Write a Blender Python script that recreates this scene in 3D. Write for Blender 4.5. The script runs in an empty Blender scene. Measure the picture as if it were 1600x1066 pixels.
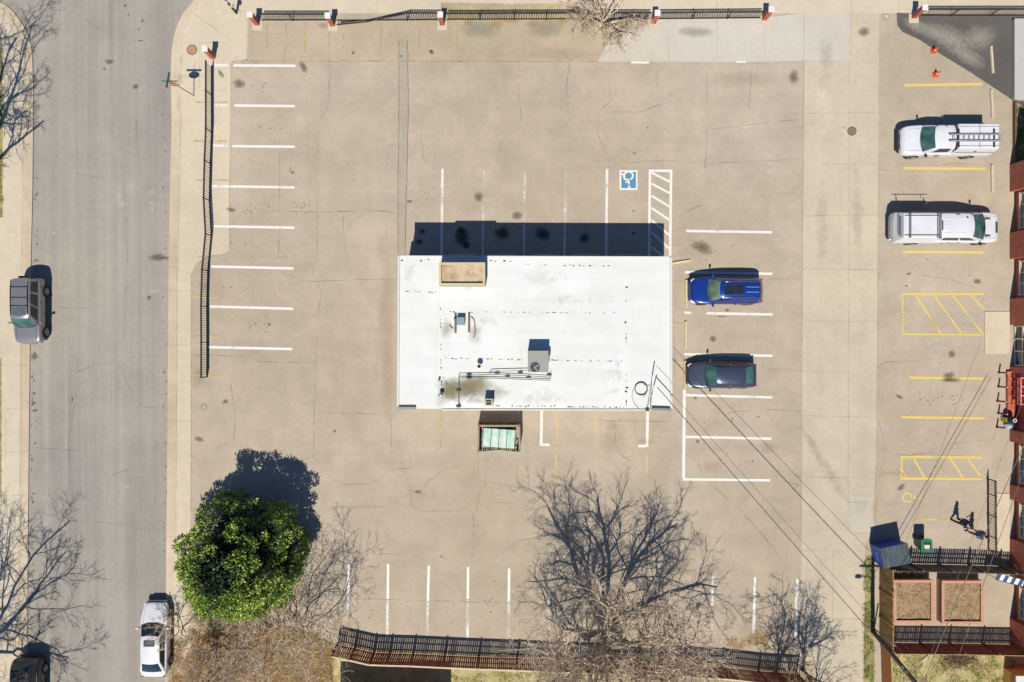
import bpy, bmesh, math, random
from mathutils import Vector, Matrix, noise
R = math.radians
sc = bpy.context.scene
col = sc.collection

# ---------------------------------------------------------------- camera, sky, sun, exposure
H, F = 46.4, 1067.0            # camera height above the lot, focal length in photo pixels (1600 wide)
cam_d = bpy.data.cameras.new('camera'); cam = bpy.data.objects.new('camera', cam_d); col.objects.link(cam)
cam.location = (0, 0, H); cam.rotation_euler = (0, 0, 0)
cam_d.sensor_fit = 'HORIZONTAL'; cam_d.sensor_width = 36.0; cam_d.lens = 36.0 * F / 1600.0
cam_d.clip_start = 0.5; cam_d.clip_end = 3000.0
sc.camera = cam
SH = (0.105, 0.655)            # where the shadow of something 1 m tall falls
SUN_EL = math.atan2(1.0, math.hypot(*SH))
world = bpy.data.worlds.new('World'); sc.world = world; world.use_nodes = True
wn = world.node_tree; bg = wn.nodes['Background']
sky = wn.nodes.new('ShaderNodeTexSky'); sky.sky_type = 'NISHITA'; sky.sun_disc = False
sky.sun_elevation = SUN_EL; sky.sun_rotation = R(189); sky.altitude = 1600; sky.air_density = 1.0; sky.dust_density = 0.2; sky.ozone_density = 9.0; sky.air_density = .9
wn.links.new(sky.outputs[0], bg.inputs[0]); bg.inputs[1].default_value = 0.09
sun_d = bpy.data.lights.new('sun', 'SUN'); sun = bpy.data.objects.new('sun', sun_d); col.objects.link(sun)
sun_d.energy = 4.45; sun_d.angle = R(0.5); sun_d.color = (1.0, 0.945, 0.86)
sun.rotation_euler = Vector((SH[0], SH[1], -1)).to_track_quat('-Z', 'Y').to_euler(); sun.location = (-5, -40, 60)
vs = sc.view_settings
sc.display_settings.display_device = 'sRGB'
vs.view_transform = 'Standard'; vs.look = 'None'; vs.exposure = 0.38; vs.gamma = 1.0; vs.use_curve_mapping = False

# ---------------------------------------------------------------- helpers
S0 = H / F
def W(px, py, z=0.0):          # a photo point seen at height z
    s = (H - z) / F
    return Vector(((px - 800) * s, (533 - py) * s, z))
def G(px, py, z=0.0):          # a plan point given in ground pixels
    return Vector(((px - 800) * S0, (533 - py) * S0, z))
def lin(r, g, b, k=0.62):
    f = lambda c: (c / 255 / 12.92 if c / 255 <= .04045 else ((c / 255 + .055) / 1.055) ** 2.4)
    return (f(r) * k, f(g) * k, f(b) * k, 1.0)

class NT:
    def __init__(s, name):
        s.m = bpy.data.materials.new(name); s.m.use_nodes = True
        s.t = s.m.node_tree; s.b = s.t.nodes['Principled BSDF']; s.o = s.t.nodes['Material Output']
        s.tc = s.t.nodes.new('ShaderNodeTexCoord')
    def n(s, typ, **kw):
        x = s.t.nodes.new('ShaderNode' + typ)
        for k, v in kw.items(): setattr(x, k, v)
        return x
    def l(s, a, b): s.t.links.new(a, b)
    def noise(s, scale, detail=5, rough=.6, stretch=(1, 1, 1), dist=0.0, off=(0, 0, 0)):
        mp = s.n('Mapping'); mp.inputs['Scale'].default_value = stretch; mp.inputs['Location'].default_value = off
        s.l(s.tc.outputs['Object'], mp.inputs[0])
        x = s.n('TexNoise'); x.inputs['Scale'].default_value = scale; x.inputs['Detail'].default_value = detail
        x.inputs['Roughness'].default_value = rough; x.inputs['Distortion'].default_value = dist
        s.l(mp.outputs[0], x.inputs['Vector']); return x.outputs['Fac']
    def ramp(s, fac, stops):
        x = s.n('ValToRGB'); e = x.color_ramp.elements
        while len(e) < len(stops): e.new(.5)
        for el, (p, c) in zip(e, stops):
            el.position = p; el.color = c if len(c) == 4 else (*c, 1)
        s.l(fac, x.inputs[0]); return x.outputs[0]
    def mix(s, a, b, fac, mode='MIX'):
        x = s.n('MixRGB', blend_type=mode)
        for i, v in ((0, fac), (1, a), (2, b)):
            if isinstance(v, (int, float)): x.inputs[i].default_value = v
            elif isinstance(v, tuple): x.inputs[i].default_value = v
            else: s.l(v, x.inputs[i])
        return x.outputs[0]
    def bump(s, h, strength=.3, dist=.02):
        x = s.n('Bump'); x.inputs['Strength'].default_value = strength; x.inputs['Distance'].default_value = dist
        s.l(h, x.inputs['Height']); s.l(x.outputs[0], s.b.inputs['Normal'])
    def col(s, c):
        if isinstance(c, tuple): s.b.inputs['Base Color'].default_value = c
        else: s.l(c, s.b.inputs['Base Color'])
    def pr(s, rough=.8, metal=0, coat=0, spec=.5):
        s.b.inputs['Roughness'].default_value = rough; s.b.inputs['Metallic'].default_value = metal
        s.b.inputs['Coat Weight'].default_value = coat; s.b.inputs['Coat Roughness'].default_value = .06
        s.b.inputs['Specular IOR Level'].default_value = spec

def grey(v): return (v, v, v, 1)
def pm(name, c, var=.25, scale=6, rough=.75, metal=0, stretch=(1, 1, 1), coat=0, bump=.0, spec=.5, c2=None, fine=0.0):
    """plain procedural surface: base colour broken up by noise, or mixed with a second colour"""
    t = NT(name)
    f = t.noise(scale, 6, .62, stretch)
    if c2: base = t.ramp(f, [(.38, c), (.64, c2)])
    else:
        lo = tuple(x * (1 - var) for x in c[:3]); hi = tuple(min(1, x * (1 + var)) for x in c[:3])
        base = t.ramp(f, [(.3, lo), (.7, hi)])
    if fine:
        g = t.ramp(t.noise(scale * 9, 3, .7), [(.3, grey(1 - fine)), (.7, grey(1 + fine))]); base = t.mix(base, g, 1.0, 'MULTIPLY')
    t.col(base); t.pr(rough, metal, coat, spec)
    if bump: t.bump(f, bump)
    return t.m

def pavement(name, c, tint, mott=.16, streak=None, fine=.13, rough=.9, sp=.06):
    t = NT(name)
    big = t.noise(.06, 4, .55, off=(3, 7, 0)); mid = t.noise(.45, 7, .68, dist=.4); sm = t.noise(3.2, 6, .7); fi = t.noise(17, 4, .75)
    base = t.mix(c, tint, t.ramp(big, [(.36, grey(0)), (.64, grey(1))]))
    base = t.mix(base, t.ramp(mid, [(.28, grey(1 - mott)), (.72, grey(1 + mott))]), 1.0, 'MULTIPLY')
    base = t.mix(base, t.ramp(sm, [(.3, grey(1 - sp)), (.7, grey(1 + sp))]), 1.0, 'MULTIPLY')
    base = t.mix(base, t.ramp(fi, [(.25, grey(1 - fine * 1.5)), (.5, grey(1)), (.78, grey(1 + fine))]), 1.0, 'MULTIPLY')
    if streak:
        for sc_, st, am in streak:
            base = t.mix(base, t.ramp(t.noise(sc_, 4, .6, st), [(.3, grey(1 - am)), (.7, grey(1 + am))]), 1.0, 'MULTIPLY')
    t.col(base); t.pr(rough, spec=.25); t.bump(fi, .25, .01)
    return t.m

def stain_mat(name, c, lo=.35, hi=.65, scale=2.6, rough=.85, strength=.9, detail=7):
    t = NT(name)
    at = t.n('Attribute', attribute_name='a')
    f = t.noise(scale, detail, .7, dist=.6)
    ad = t.n('Math', operation='ADD'); t.l(at.outputs['Fac'], ad.inputs[0]); t.l(f, ad.inputs[1])
    mr = t.n('MapRange'); mr.inputs['From Min'].default_value = lo + .45; mr.inputs['From Max'].default_value = hi + .55
    mr.inputs['To Max'].default_value = strength
    t.l(ad.outputs[0], mr.inputs['Value'])
    tr = t.n('BsdfTransparent'); mx = t.n('MixShader')
    t.l(mr.outputs[0], mx.inputs[0]); t.l(tr.outputs[0], mx.inputs[1]); t.l(t.b.outputs[0], mx.inputs[2]); t.l(mx.outputs[0], t.o.inputs[0])
    t.col(c); t.pr(rough, spec=.2)
    return t.m

def worn_paint(name, c, wear=.5, rough=.6):
    t = NT(name)
    at = t.n('Attribute', attribute_name='a')
    f = t.noise(5, 6, .75); g = t.noise(24, 3, .7)
    av = t.n('Math', operation='MULTIPLY_ADD'); t.l(g, av.inputs[0]); av.inputs[1].default_value = .35; t.l(f, av.inputs[2])
    ad = t.n('Math', operation='ADD'); t.l(at.outputs['Fac'], ad.inputs[0]); t.l(av.outputs[0], ad.inputs[1])
    mr = t.n('MapRange'); mr.inputs['From Min'].default_value = wear + .42; mr.inputs['From Max'].default_value = wear + .72
    t.l(ad.outputs[0], mr.inputs['Value'])
    tr = t.n('BsdfTransparent'); mx = t.n('MixShader')
    t.l(mr.outputs[0], mx.inputs[0]); t.l(tr.outputs[0], mx.inputs[1]); t.l(t.b.outputs[0], mx.inputs[2]); t.l(mx.outputs[0], t.o.inputs[0])
    t.col(t.mix(c, t.ramp(g, [(.3, grey(.85)), (.7, grey(1.05))]), 1.0, 'MULTIPLY')); t.pr(rough, spec=.3)
    return t.m

class MB:
    """collects geometry for one mesh object; alpha per vertex goes into attribute 'a'"""
    def __init__(s): s.v = []; s.f = []; s.mi = []; s.a = []; s.cur = 0; s.ca = 1.0
    def add(s, vs, fs, al=None):
        o = len(s.v); s.v += [tuple(v) for v in vs]
        s.a += (al if al else [s.ca] * len(vs))
        s.f += [tuple(i + o for i in f) for f in fs]; s.mi += [s.cur] * len(fs)
    def box(s, c, d, rz=0.0, m=None, tilt=None):
        x, y, z = d[0] / 2, d[1] / 2, d[2] / 2
        mt = m or Matrix.Rotation(rz, 3, 'Z'); c = Vector(c)
        vs = [c + mt @ Vector((i * x, j * y, k * z)) for k in (-1, 1) for j in (-1, 1) for i in (-1, 1)]
        s.add(vs, [(0, 2, 3, 1), (4, 5, 7, 6), (0, 1, 5, 4), (2, 6, 7, 3), (0, 4, 6, 2), (1, 3, 7, 5)])
    def bar(s, p, q, w, h=None):
        """rectangular bar from p to q"""
        p, q = Vector(p), Vector(q); d = q - p; L = d.length
        if L < 1e-6: return
        x = d / L; up = Vector((0, 0, 1)) if abs(x.z) < .95 else Vector((0, 1, 0))
        y = up.cross(x).normalized(); z = x.cross(y)
        s.box((p + q) / 2, (L, w, h or w), m=Matrix((x, y, z)).transposed())
    def prism(s, poly, z0, z1):
        n = len(poly); area = sum(poly[i][0] * poly[(i + 1) % n][1] - poly[(i + 1) % n][0] * poly[i][1] for i in range(n))
        if area < 0: poly = poly[::-1]
        s.add([(p[0], p[1], z0) for p in poly] + [(p[0], p[1], z1) for p in poly],
              [tuple(range(n - 1, -1, -1)), tuple(range(n, 2 * n))] + [(i, (i + 1) % n, n + (i + 1) % n, n + i) for i in range(n)])
    def sheet(s, poly, z, al=None):
        n = len(poly); area = sum(poly[i][0] * poly[(i + 1) % n][1] - poly[(i + 1) % n][0] * poly[i][1] for i in range(n))
        if area < 0: poly = poly[::-1]
        s.add([(p[0], p[1], z) for p in poly], [tuple(range(n))], [al] * n if al is not None else None)
    def strip(s, pts, w, z, al=None):
        """flat ribbon along pts (plan), w one width or a list"""
        n = len(pts); L, Rr, aa = [], [], []
        for i, p in enumerate(pts):
            a = Vector(pts[max(0, i - 1)][:2]); b = Vector(pts[min(n - 1, i + 1)][:2])
            t = (b - a).normalized(); nn = Vector((-t.y, t.x)); ww = (w[i] if isinstance(w, list) else w) / 2
            P = Vector(p[:2]); L.append((*(P + nn * ww), z)); Rr.append((*(P - nn * ww), z))
            aa.append(al[i] if isinstance(al, list) else (s.ca if al is None else al))
        s.add(L + Rr, [(i, n + i, n + i + 1, i + 1) for i in range(n - 1)], aa + aa)
    def blob(s, c, rx, ry, rot=0, z=.01, seed=0, jag=.25, n=22, pk=1.0):
        """soft-edged flat patch: alpha 1 in the middle, 0 at the rim"""
        c = Vector(c); vs = [(c.x, c.y, z)]; al = [pk]; ca, sa = math.cos(rot), math.sin(rot)
        for k, fr in ((0, .5), (1, 1.0)):
            for i in range(n):
                t = 2 * math.pi * i / n
                j = 1 + jag * noise.noise((math.cos(t) * 1.6 + seed * 7.3, math.sin(t) * 1.6, seed * 1.7))
                x, y = rx * fr * j * math.cos(t), ry * fr * j * math.sin(t)
                vs.append((c.x + x * ca - y * sa, c.y + x * sa + y * ca, z)); al.append(.62 * pk if k == 0 else 0.0)
        fs = [(0, 1 + i, 1 + (i + 1) % n) for i in range(n)] + [(1 + i, 1 + n + i, 1 + n + (i + 1) % n, 1 + (i + 1) % n) for i in range(n)]
        s.add(vs, fs, al)
    def tube(s, pts, rad, n=6, cap=True):
        pts = [Vector(p) for p in pts]; m = len(pts)
        if m < 2: return
        d0 = (pts[1] - pts[0]).normalized()
        u = d0.orthogonal().normalized(); vs = []
        for i in range(m):
            d = (pts[min(m - 1, i + 1)] - pts[max(0, i - 1)])
            d = d.normalized() if d.length > 1e-9 else d0
            u = (u - d * u.dot(d)); u = u.normalized() if u.length > 1e-6 else d.orthogonal().normalized()
            w = d.cross(u); r = rad[i] if isinstance(rad, (list, tuple)) else rad
            for k in range(n):
                t = 2 * math.pi * k / n; vs.append(pts[i] + (u * math.cos(t) + w * math.sin(t)) * r)
        fs = [(i * n + k, i * n + (k + 1) % n, (i + 1) * n + (k + 1) % n, (i + 1) * n + k) for i in range(m - 1) for k in range(n)]
        if cap: fs += [tuple(range(n - 1, -1, -1)), tuple((m - 1) * n + k for k in range(n))]
        s.add(vs, fs)
    def lathe(s, prof, c=(0, 0, 0), axis='Z', n=20, cap=True):
        """prof: (radius, height) list turned about an axis through c"""
        c = Vector(c); vs = []
        for r, h in prof:
            for k in range(n):
                t = 2 * math.pi * k / n; a, b = r * math.cos(t), r * math.sin(t)
                vs.append(c + (Vector((a, b, h)) if axis == 'Z' else Vector((b, h, a)) if axis == 'Y' else Vector((h, a, b))))
        m = len(prof)
        fs = [(i * n + k, i * n + (k + 1) % n, (i + 1) * n + (k + 1) % n, (i + 1) * n + k) for i in range(m - 1) for k in range(n)]
        if cap: fs += [tuple(range(n - 1, -1, -1)), tuple((m - 1) * n + k for k in range(n))]
        s.add(vs, fs)
    def grid(s, fn, nu, nv):
        vs = [fn(i / nu, j / nv) for j in range(nv + 1) for i in range(nu + 1)]
        s.add(vs, [(j * (nu + 1) + i, j * (nu + 1) + i + 1, (j + 1) * (nu + 1) + i + 1, (j + 1) * (nu + 1) + i) for j in range(nv) for i in range(nu)])
    def build(s, name, mats, parent=None, smooth=False, angle=None, sub=0, bevel=0, loc=None, rz=0, weld=False, attr=False):
        me = bpy.data.meshes.new(name); me.from_pydata(s.v, [], s.f)
        if not isinstance(mats, (list, tuple)): mats = [mats]
        for m in mats: me.materials.append(m)
        if len(mats) > 1: me.polygons.foreach_set('material_index', s.mi)
        if attr:
            at = me.attributes.new('a', 'FLOAT', 'POINT'); at.data.foreach_set('value', s.a)
        bm = bmesh.new(); bm.from_mesh(me)
        if weld: bmesh.ops.remove_doubles(bm, verts=bm.verts, dist=1e-4)
        if not attr: bmesh.ops.recalc_face_normals(bm, faces=bm.faces)
        bm.to_mesh(me); bm.free()
        if smooth or angle:
            me.shade_smooth()
            if angle: me.set_sharp_from_angle(angle=R(angle))
        o = bpy.data.objects.new(name, me); col.objects.link(o)
        if parent is not None: o.parent = parent
        if loc is not None: o.location = loc
        o.rotation_euler.z = rz
        if bevel:
            b = o.modifiers.new('bevel', 'BEVEL'); b.width = bevel; b.segments = 2; b.limit_method = 'ANGLE'
        if sub:
            b = o.modifiers.new('sub', 'SUBSURF'); b.levels = sub; b.render_levels = sub
        return o

def tag(o, label=None, cat=None, group=None, kind=None):
    if label: o['label'] = label
    if cat: o['category'] = cat
    if group: o['group'] = group
    if kind: o['kind'] = kind
    return o
def thing(name, label, cat, loc=(0, 0, 0), rz=0.0, group=None):
    o = bpy.data.objects.new(name, None); col.objects.link(o); o.empty_display_size = .2
    o.location = loc; o.rotation_euler.z = rz
    return tag(o, label, cat, group)
def dup(root, loc, rz, label=None):
    r = root.copy(); col.objects.link(r); r.location = loc; r.rotation_euler.z = rz
    if label: r['label'] = label
    for ch in list(root.children):
        c = ch.copy(); col.objects.link(c); c.parent = r
        for g in list(ch.children):
            d = g.copy(); col.objects.link(d); d.parent = c
    return r
def P2(lst): return [tuple(G(x, y)[:2]) for x, y in lst]
def rect(x0, y0, x1, y1): return P2([(x0, y0), (x1, y0), (x1, y1), (x0, y1)])

# ---------------------------------------------------------------- materials of the setting
M = {}
M['lot'] = pavement('old_tan_asphalt', lin(204, 189, 168), lin(195, 180, 156), .12, fine=.17, streak=[(.9, (.06, 1, 1), .035), (.5, (1, .1, 1), .03)])
M['lot_top'] = pavement('older_bleached_asphalt', lin(206, 190, 163), lin(190, 174, 146), .10)
M['street'] = pavement('grey_street_asphalt', lin(170, 162, 151), lin(183, 174, 159), .07,
                       streak=[(1.1, (1, .02, 1), .10), (.35, (1, .03, 1), .13), (4.0, (1, .015, 1), .05)])
M['conc'] = pavement('bright_concrete', lin(229, 214, 187), lin(219, 205, 179), .08, fine=.07, rough=.85)
M['gutter'] = pavement('dirty_gutter_concrete', lin(226, 210, 182), lin(208, 189, 158), .13, fine=.08, streak=[(2.2, (1, .04, 1), .07)])
M['alley'] = pavement('alley_concrete', lin(221, 207, 181), lin(211, 198, 173), .09, fine=.07, streak=[(.7, (1, .06, 1), .05)])
M['alley_new'] = pavement('pale_new_concrete', lin(222, 214, 197), lin(213, 203, 182), .06, fine=.05)
M['dark_asphalt'] = pavement('dark_new_asphalt', lin(122, 116, 107), lin(104, 100, 95), .12, fine=.2)
M['dirt'] = pavement('dry_dirt', lin(214, 194, 158), lin(186, 166, 130), .2, fine=.25, sp=.16)
M['drygrass'] = pm('dry_grass', lin(204, 158, 98), scale=2.2, c2=lin(120, 92, 58), fine=.4, bump=.3)
M['lawn'] = pm('patchy_lawn', lin(166, 164, 96), scale=1.3, c2=lin(214, 190, 136), fine=.35, bump=.3)
M['weed'] = pm('weedy_ground', lin(116, 132, 62), scale=1.6, c2=lin(200, 176, 122), fine=.4, bump=.3)
M['white_line'] = worn_paint('white_road_paint', lin(252, 247, 236, .66), .60)
M['yellow_line'] = worn_paint('yellow_road_paint', lin(244, 218, 128), .52)
M['faded_line'] = worn_paint('faded_yellow_paint', lin(226, 200, 146), .5)
M['blue_mark'] = worn_paint('blue_road_paint', lin(98, 160, 190), .30)
M['crack'] = stain_mat('pavement_cracks', lin(116, 98, 78), .3, .72, 3.0, strength=.58)
M['joint'] = stain_mat('concrete_joints', lin(150, 132, 106), .2, .7, 2.0, strength=.42)
M['oil'] = stain_mat('oil_stains', lin(100, 89, 76), .22, .85, 7.0, strength=.5, detail=9)
M['drip'] = stain_mat('dark_oil_drips', lin(34, 26, 24), .25, .8, 5.0, strength=.62, rough=.7)
M['rust'] = stain_mat('rusty_dirt_stains', lin(188, 163, 124), .1, 1.0, .8, strength=.24)
M['grey_patch'] = stain_mat('grey_residue', lin(174, 170, 150), .2, .9, 1.3, strength=.42)
M['salt'] = stain_mat('pale_salt_marks', lin(236, 226, 208), .38, .85, 2.2, strength=.45)
M['ochre'] = stain_mat('ochre_leaf_litter', lin(214, 174, 100), .35, .85, 2.4, strength=.6)
M['roofstain'] = stain_mat('roof_dirt', lin(170, 158, 112, .55), .12, .95, 1.5, strength=.72)
M['roofspeck'] = stain_mat('roof_seam_specks', lin(70, 60, 44, .5), .25, .5, 7.0, strength=.9)

def S(name, mb, mats, parent=None, kind='structure', attr=False, **k):
    o = mb.build(name, mats, parent, attr=attr, **k)
    if kind and parent is None: o['kind'] = kind
    return o

# ---------------------------------------------------------------- ground, street, kerbs, lots
m = MB(); m.sheet([(-600, -600), (600, -600), (600, 600), (-600, 600)], -.16); S('ground', m, M['dirt'])
m = MB(); m.sheet(rect(20, -700, 310, 2200), -.07); S('street', m, M['street'])
m = MB(); m.sheet(rect(-3000, -420, 3500, 62), -.073); S('cross_street', m, M['street'])

def curve(pts, k=6):            # smooth a pixel polyline
    out = []
    n = len(pts)
    for i in range(n - 1):
        p0, p1, p2, p3 = (Vector(pts[max(0, min(n - 1, i + d))]) for d in (-1, 0, 1, 2))
        for j in range(k):
            t = j / k
            out.append(tuple(.5 * ((2 * p1) + (p2 - p0) * t + (2 * p0 - 5 * p1 + 4 * p2 - p3) * t * t + (3 * p1 - p0 - 3 * p2 + p3) * t ** 3)))
    return out + [tuple(pts[-1])]
LK = curve([(-30, 0), (5, 6), (27, 27), (45, 60), (51, 110), (51, 270), (48, 420), (46, 600), (44, 800), (42, 1066), (40, 1300)])
RK = curve([(330, -40), (303, 0), (284, 25), (271, 60), (267, 110), (268, 200), (265, 320), (263, 480), (262, 640), (260, 860), (258, 1066), (256, 1300)])
def offset(pts, d): return [(x + d, y) for x, y in pts]
m = MB(); m.prism(P2([(-600, 0)] + LK + [(-600, 1300)]), -.15, 0); left_walk = S('sidewalk_across_the_street', m, M['conc'])
m = MB(); m.prism(P2(RK + [(2600, 1300), (2600, -40)]), -.15, 0); lot = S('parking_lot', m, M['lot'])
# gutter pans along both kerbs
def band(a, b): return P2(a + b[::-1])
m = MB(); m.sheet(band(LK, offset(LK, -15)), .004); S('gutter', m, M['gutter'])
RK2 = [(x + (15 if y > 60 else 15 - (60 - y) * .02), y + (0 if y > 60 else (60 - y) * .05)) for x, y in RK]
m = MB(); m.sheet(band(RK, RK2), .004); S('gutter', m, M['gutter'])
m = MB(); m.sheet(rect(-600, 75, 4, 340), .006); m.sheet(rect(-600, 560, 2, 780), .006); S('verge_ground', m, M['weed'])
# east sidewalk: wide apron at the top, narrow strip below the rounded corner
SW = [(x, y) for x, y in RK2 if y > 30]
apron = [(300, 17), (388, 20), (387, 92), (361, 95), (360, 200), (358, 300), (358, 392), (345, 398), (322, 401), (306, 412), (298, 430), (298, 600), (298, 860), (296, 1300), (271, 1300)]
m = MB(); m.sheet(P2([p for p in RK2 if p[1] > 8 and p[1] < 1290][::-1] + [(318, -30), (388, -30), (388, 20)] + apron[2:14]), .0045); S('sidewalk', m, M['conc'])
m = MB(); m.sheet(rect(388, -30, 1585, 21), .004); m.sheet(rect(1585, -30, 2600, 26), .004); S('north_sidewalk', m, M['conc'])
m = MB(); m.sheet(P2([(689, 4), (800, 6), (905, 5), (905, 33), (690, 33)]), .007); S('planting_strip', m, M['dirt'])
m = MB(); m.sheet(P2([(388, 30), (560, 30), (690, 32), (930, 30), (1030, 30), (948, 66), (932, 97), (386, 97)]), .0065); S('bleached_pavement', m, M['lot_top'])
m = MB(); m.sheet(P2([(950, 66), (1026, 30), (1195, 28), (1262, 20), (1329, 20), (1329, 96), (1262, 97), (1255, 95), (1180, 97), (934, 96.5)]), .009); S('driveway_apron', m, M['alley_new'])
m = MB(); m.sheet(P2([(1256, 21.3), (1374, 21), (1374, 130), (1372, 300), (1371, 520), (1369, 700), (1366, 834), (1352, 845), (1352, 967), (1252, 967), (1252, 850), (1253, 600), (1255, 330), (1257, 120)]), .0055); S('alley', m, M['alley'])
m = MB(); m.sheet(P2([(1256, 967.5), (1352, 967.5), (1346, 1300), (1262, 1300)]), .0055); S('alley_south', m, M['alley'])
m = MB(); m.sheet(P2([(1401, 20), (1440, 22), (1600, 24), (1640, 24), (1640, 190), (1584, 158), (1516, 113), (1470, 85), (1438, 63), (1410, 50), (1402, 40)]), .007)
S('asphalt_patch', m, M['dark_asphalt'])
m = MB(); m.prism(rect(1538, 487, 1577, 553), 0, .05); m.prism(rect(1556.5, 771, 1577, 862), 0, .05); S('concrete_pad', m, M['conc'], bevel=.01)
m = MB(); m.sheet(rect(1328, 776, 1366, 832), .009); S('concrete_patch', m, M['alley_new'])
m = MB(); m.sheet(P2([(624, 62), (637, 62), (638, 180), (636, 270), (635, 340), (633, 400), (622, 400), (624, 300), (623, 200)]), .008); S('trench_patch', m, pavement('trench_fill', lin(193, 182, 160), lin(186, 176, 152), .12, fine=.2))
# planted ground south of the lot
m = MB(); m.sheet(P2([(1352, 868), (1366, 868), (1366, 1300), (1346, 1300), (1350, 1010)]), .0075); S('weedy_verge', m, M['weed'])
m = MB(); m.sheet(P2([(1394, 1005), (2000, 1005), (2000, 1300), (1394, 1300)]), .0075); S('yard', m, M['lawn'])
m = MB(); m.sheet(P2([(520, 1026), (575, 1030), (700, 1038), (800, 1042), (1000, 1048), (1180, 1056), (1255, 1064), (1255, 1300), (520, 1300)]), .0075); S('lawn', m, M['lawn'])
m = MB(); m.sheet(P2([(519, 1004), (575, 1008), (700, 1018), (800, 1022), (1000, 1028), (1180, 1036), (1260, 1044), (1260, 1072), (519, 1044)]), .0070); S('fence_line_soil', m, M['dirt'])
m = MB(); m.sheet(P2([(300, 1005), (330, 985), (400, 970), (470, 980), (519, 1005), (519, 1300), (258, 1300), (258, 1080), (285, 1040)]), .0075); S('dry_grass_ground', m, M['drygrass'])
m = MB(); m.sheet(P2([(297, 880), (330, 860), (420, 870), (470, 930), (400, 969), (330, 984), (300, 1004), (297, 960)]), .0070); S('planting_bed', m, M['dirt'])
m = MB(); m.sheet(P2([(1372, 885), (1576, 892), (1576, 1003), (1372, 1003)]), .006); S('courtyard_floor', m, pavement('courtyard_concrete', lin(202, 186, 160), lin(186, 170, 142), .14))

# ---------------------------------------------------------------- painted markings
def lines(mb, segs, w=4.0, z=.012, al=.80):
    for si, sgm in enumerate(segs):
        z += .00012
        x0, y0, x1, y1 = sgm[:4]; a = sgm[4] if len(sgm) > 4 else al; ww = sgm[5] if len(sgm) > 5 else w
        n = max(2, int(math.hypot(x1 - x0, y1 - y0) / 12))
        mb.strip([G(x0 + (x1 - x0) * i / n, y0 + (y1 - y0) * i / n) for i in range(n + 1)], ww * S0, z,
                 [a + .30 * noise.noise((x0 + i * .7, y0 * .37, 2.2)) for i in range(n + 1)])
m = MB()
lines(m, [(365, 102.5, 462, 103), (335, 102, 357, 102.3, .6), (366, 165, 461, 166), (335, 164.5, 357, 165, .55), (362, 228.5, 461, 229.5), (333, 227.5, 358, 228, .6),
          (331, 291, 460, 293), (331, 353.5, 460, 356), (330, 416.5, 459, 419.5), (328, 479, 458, 482.5), (326, 542.5, 457, 545.5)])
lines(m, [(691.5, 264, 690, 402, .62), (756.5, 264, 754, 402, .45, 3.2), (820, 266, 818.5, 402, .42, 3.2), (884, 266, 882, 402, .5, 3.4), (948.5, 264, 947, 402, .68), (690.3, 350, 690, 402, .74), (754.6, 350, 754, 402, .7, 3.2), (818.9, 350, 818.5, 402, .7, 3.2), (882.4, 350, 882, 402, .74, 3.4), (947.4, 350, 947, 402, .8)])
lines(m, [(1015.5, 266, 1014, 402), (1048.5, 266, 1047, 402), (1013.6, 267, 1050.4, 267)], z=.012)
lines(m, [(1018, 270, 1046, 284), (1018, 287, 1046, 302), (1018, 306, 1046, 323), (1018, 325, 1046, 344), (1018, 344, 1046, 368), (1018, 363, 1046, 389), (1018, 386, 1040, 404)], w=3.4, z=.0125)
lines(m, [(1072, 361, 1206, 363), (1070, 425.5, 1207, 428), (1069, 488.5, 1080, 489), (1080, 489, 1104, 489.5, .3), (1104, 489.5, 1207, 491.5), (1069, 553.5, 1207, 556), (1071, 617.5, 1160, 619.7), (1160, 619.7, 1207, 621, .7),
          (1071, 682.5, 1205, 685.5), (1067, 749, 1203, 750.5)])
lines(m, [(1069.3, 609, 1068, 747)], w=4.6)
lines(m, [(846.5, 636, 845.5, 697), (844, 695, 859, 695), (1012, 636, 1011, 698), (997, 697, 1010, 697)], w=4.2)
lines(m, [(545, 882, 544, 960, .66), (606.5, 881, 606, 936, .95), (605.6, 936, 605, 995, .6), (670, 884, 668.5, 940, .8), (668.4, 940, 667.5, 998, .5), (731.5, 886, 731, 936, .95), (731, 937, 730.5, 1000, .58),
          (795.5, 888, 795, 940, .8), (795, 940, 794, 995, .56), (858, 890, 857, 985, .5), (1114, 900, 1113, 945, .6), (1113, 945, 1112, 985, .4), (1179.5, 902, 1178, 968, .9), (1178, 968, 1177, 990, .7), (1245.5, 905, 1243, 1000, .85)], w=4.0)
lines(m, [(986, 97.8, 1014, 98.2, .95, 3), (1150, 97, 1165, 97.3, .9, 2.6), (1001.5, 72, 1001, 92, .4, 2.5), (1164, 74, 1163.5, 92, .5, 2.5), (1016, 38, 1015.5, 70, .4, 2.5)], z=.014)
S('white_parking_lines', m, M['white_line'], lot, attr=True)
m = MB()
lines(m, [(1413, 133.5, 1535, 131.5), (1411, 263, 1540, 264), (1410, 393.5, 1538, 394.5), (1420, 590, 1536, 591.5, .75), (1408, 652, 1536, 653.5), (1372, 651, 1408, 652, .35, 2.5), (1536, 653.5, 1568, 654, .5, 2.5), (1425, 811, 1535, 813, .42, 3),
          (1409, 459.5, 1537, 459.5), (1410, 461, 1410, 523, .6, 3), (1409, 522, 1536, 523, .7, 3), (1407, 714, 1534, 715), (1407, 747.5, 1533, 748.5), (1408.5, 716, 1408, 746, .7, 3)], w=4.2)
lines(m, [(1430, 461, 1470, 521, .6), (1459, 461, 1502, 521, .6), (1488, 461, 1536, 522, .8), (1517, 461, 1538, 484, .85), (1412, 480, 1434, 508, .4)], w=2.8, z=.0125)
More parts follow.
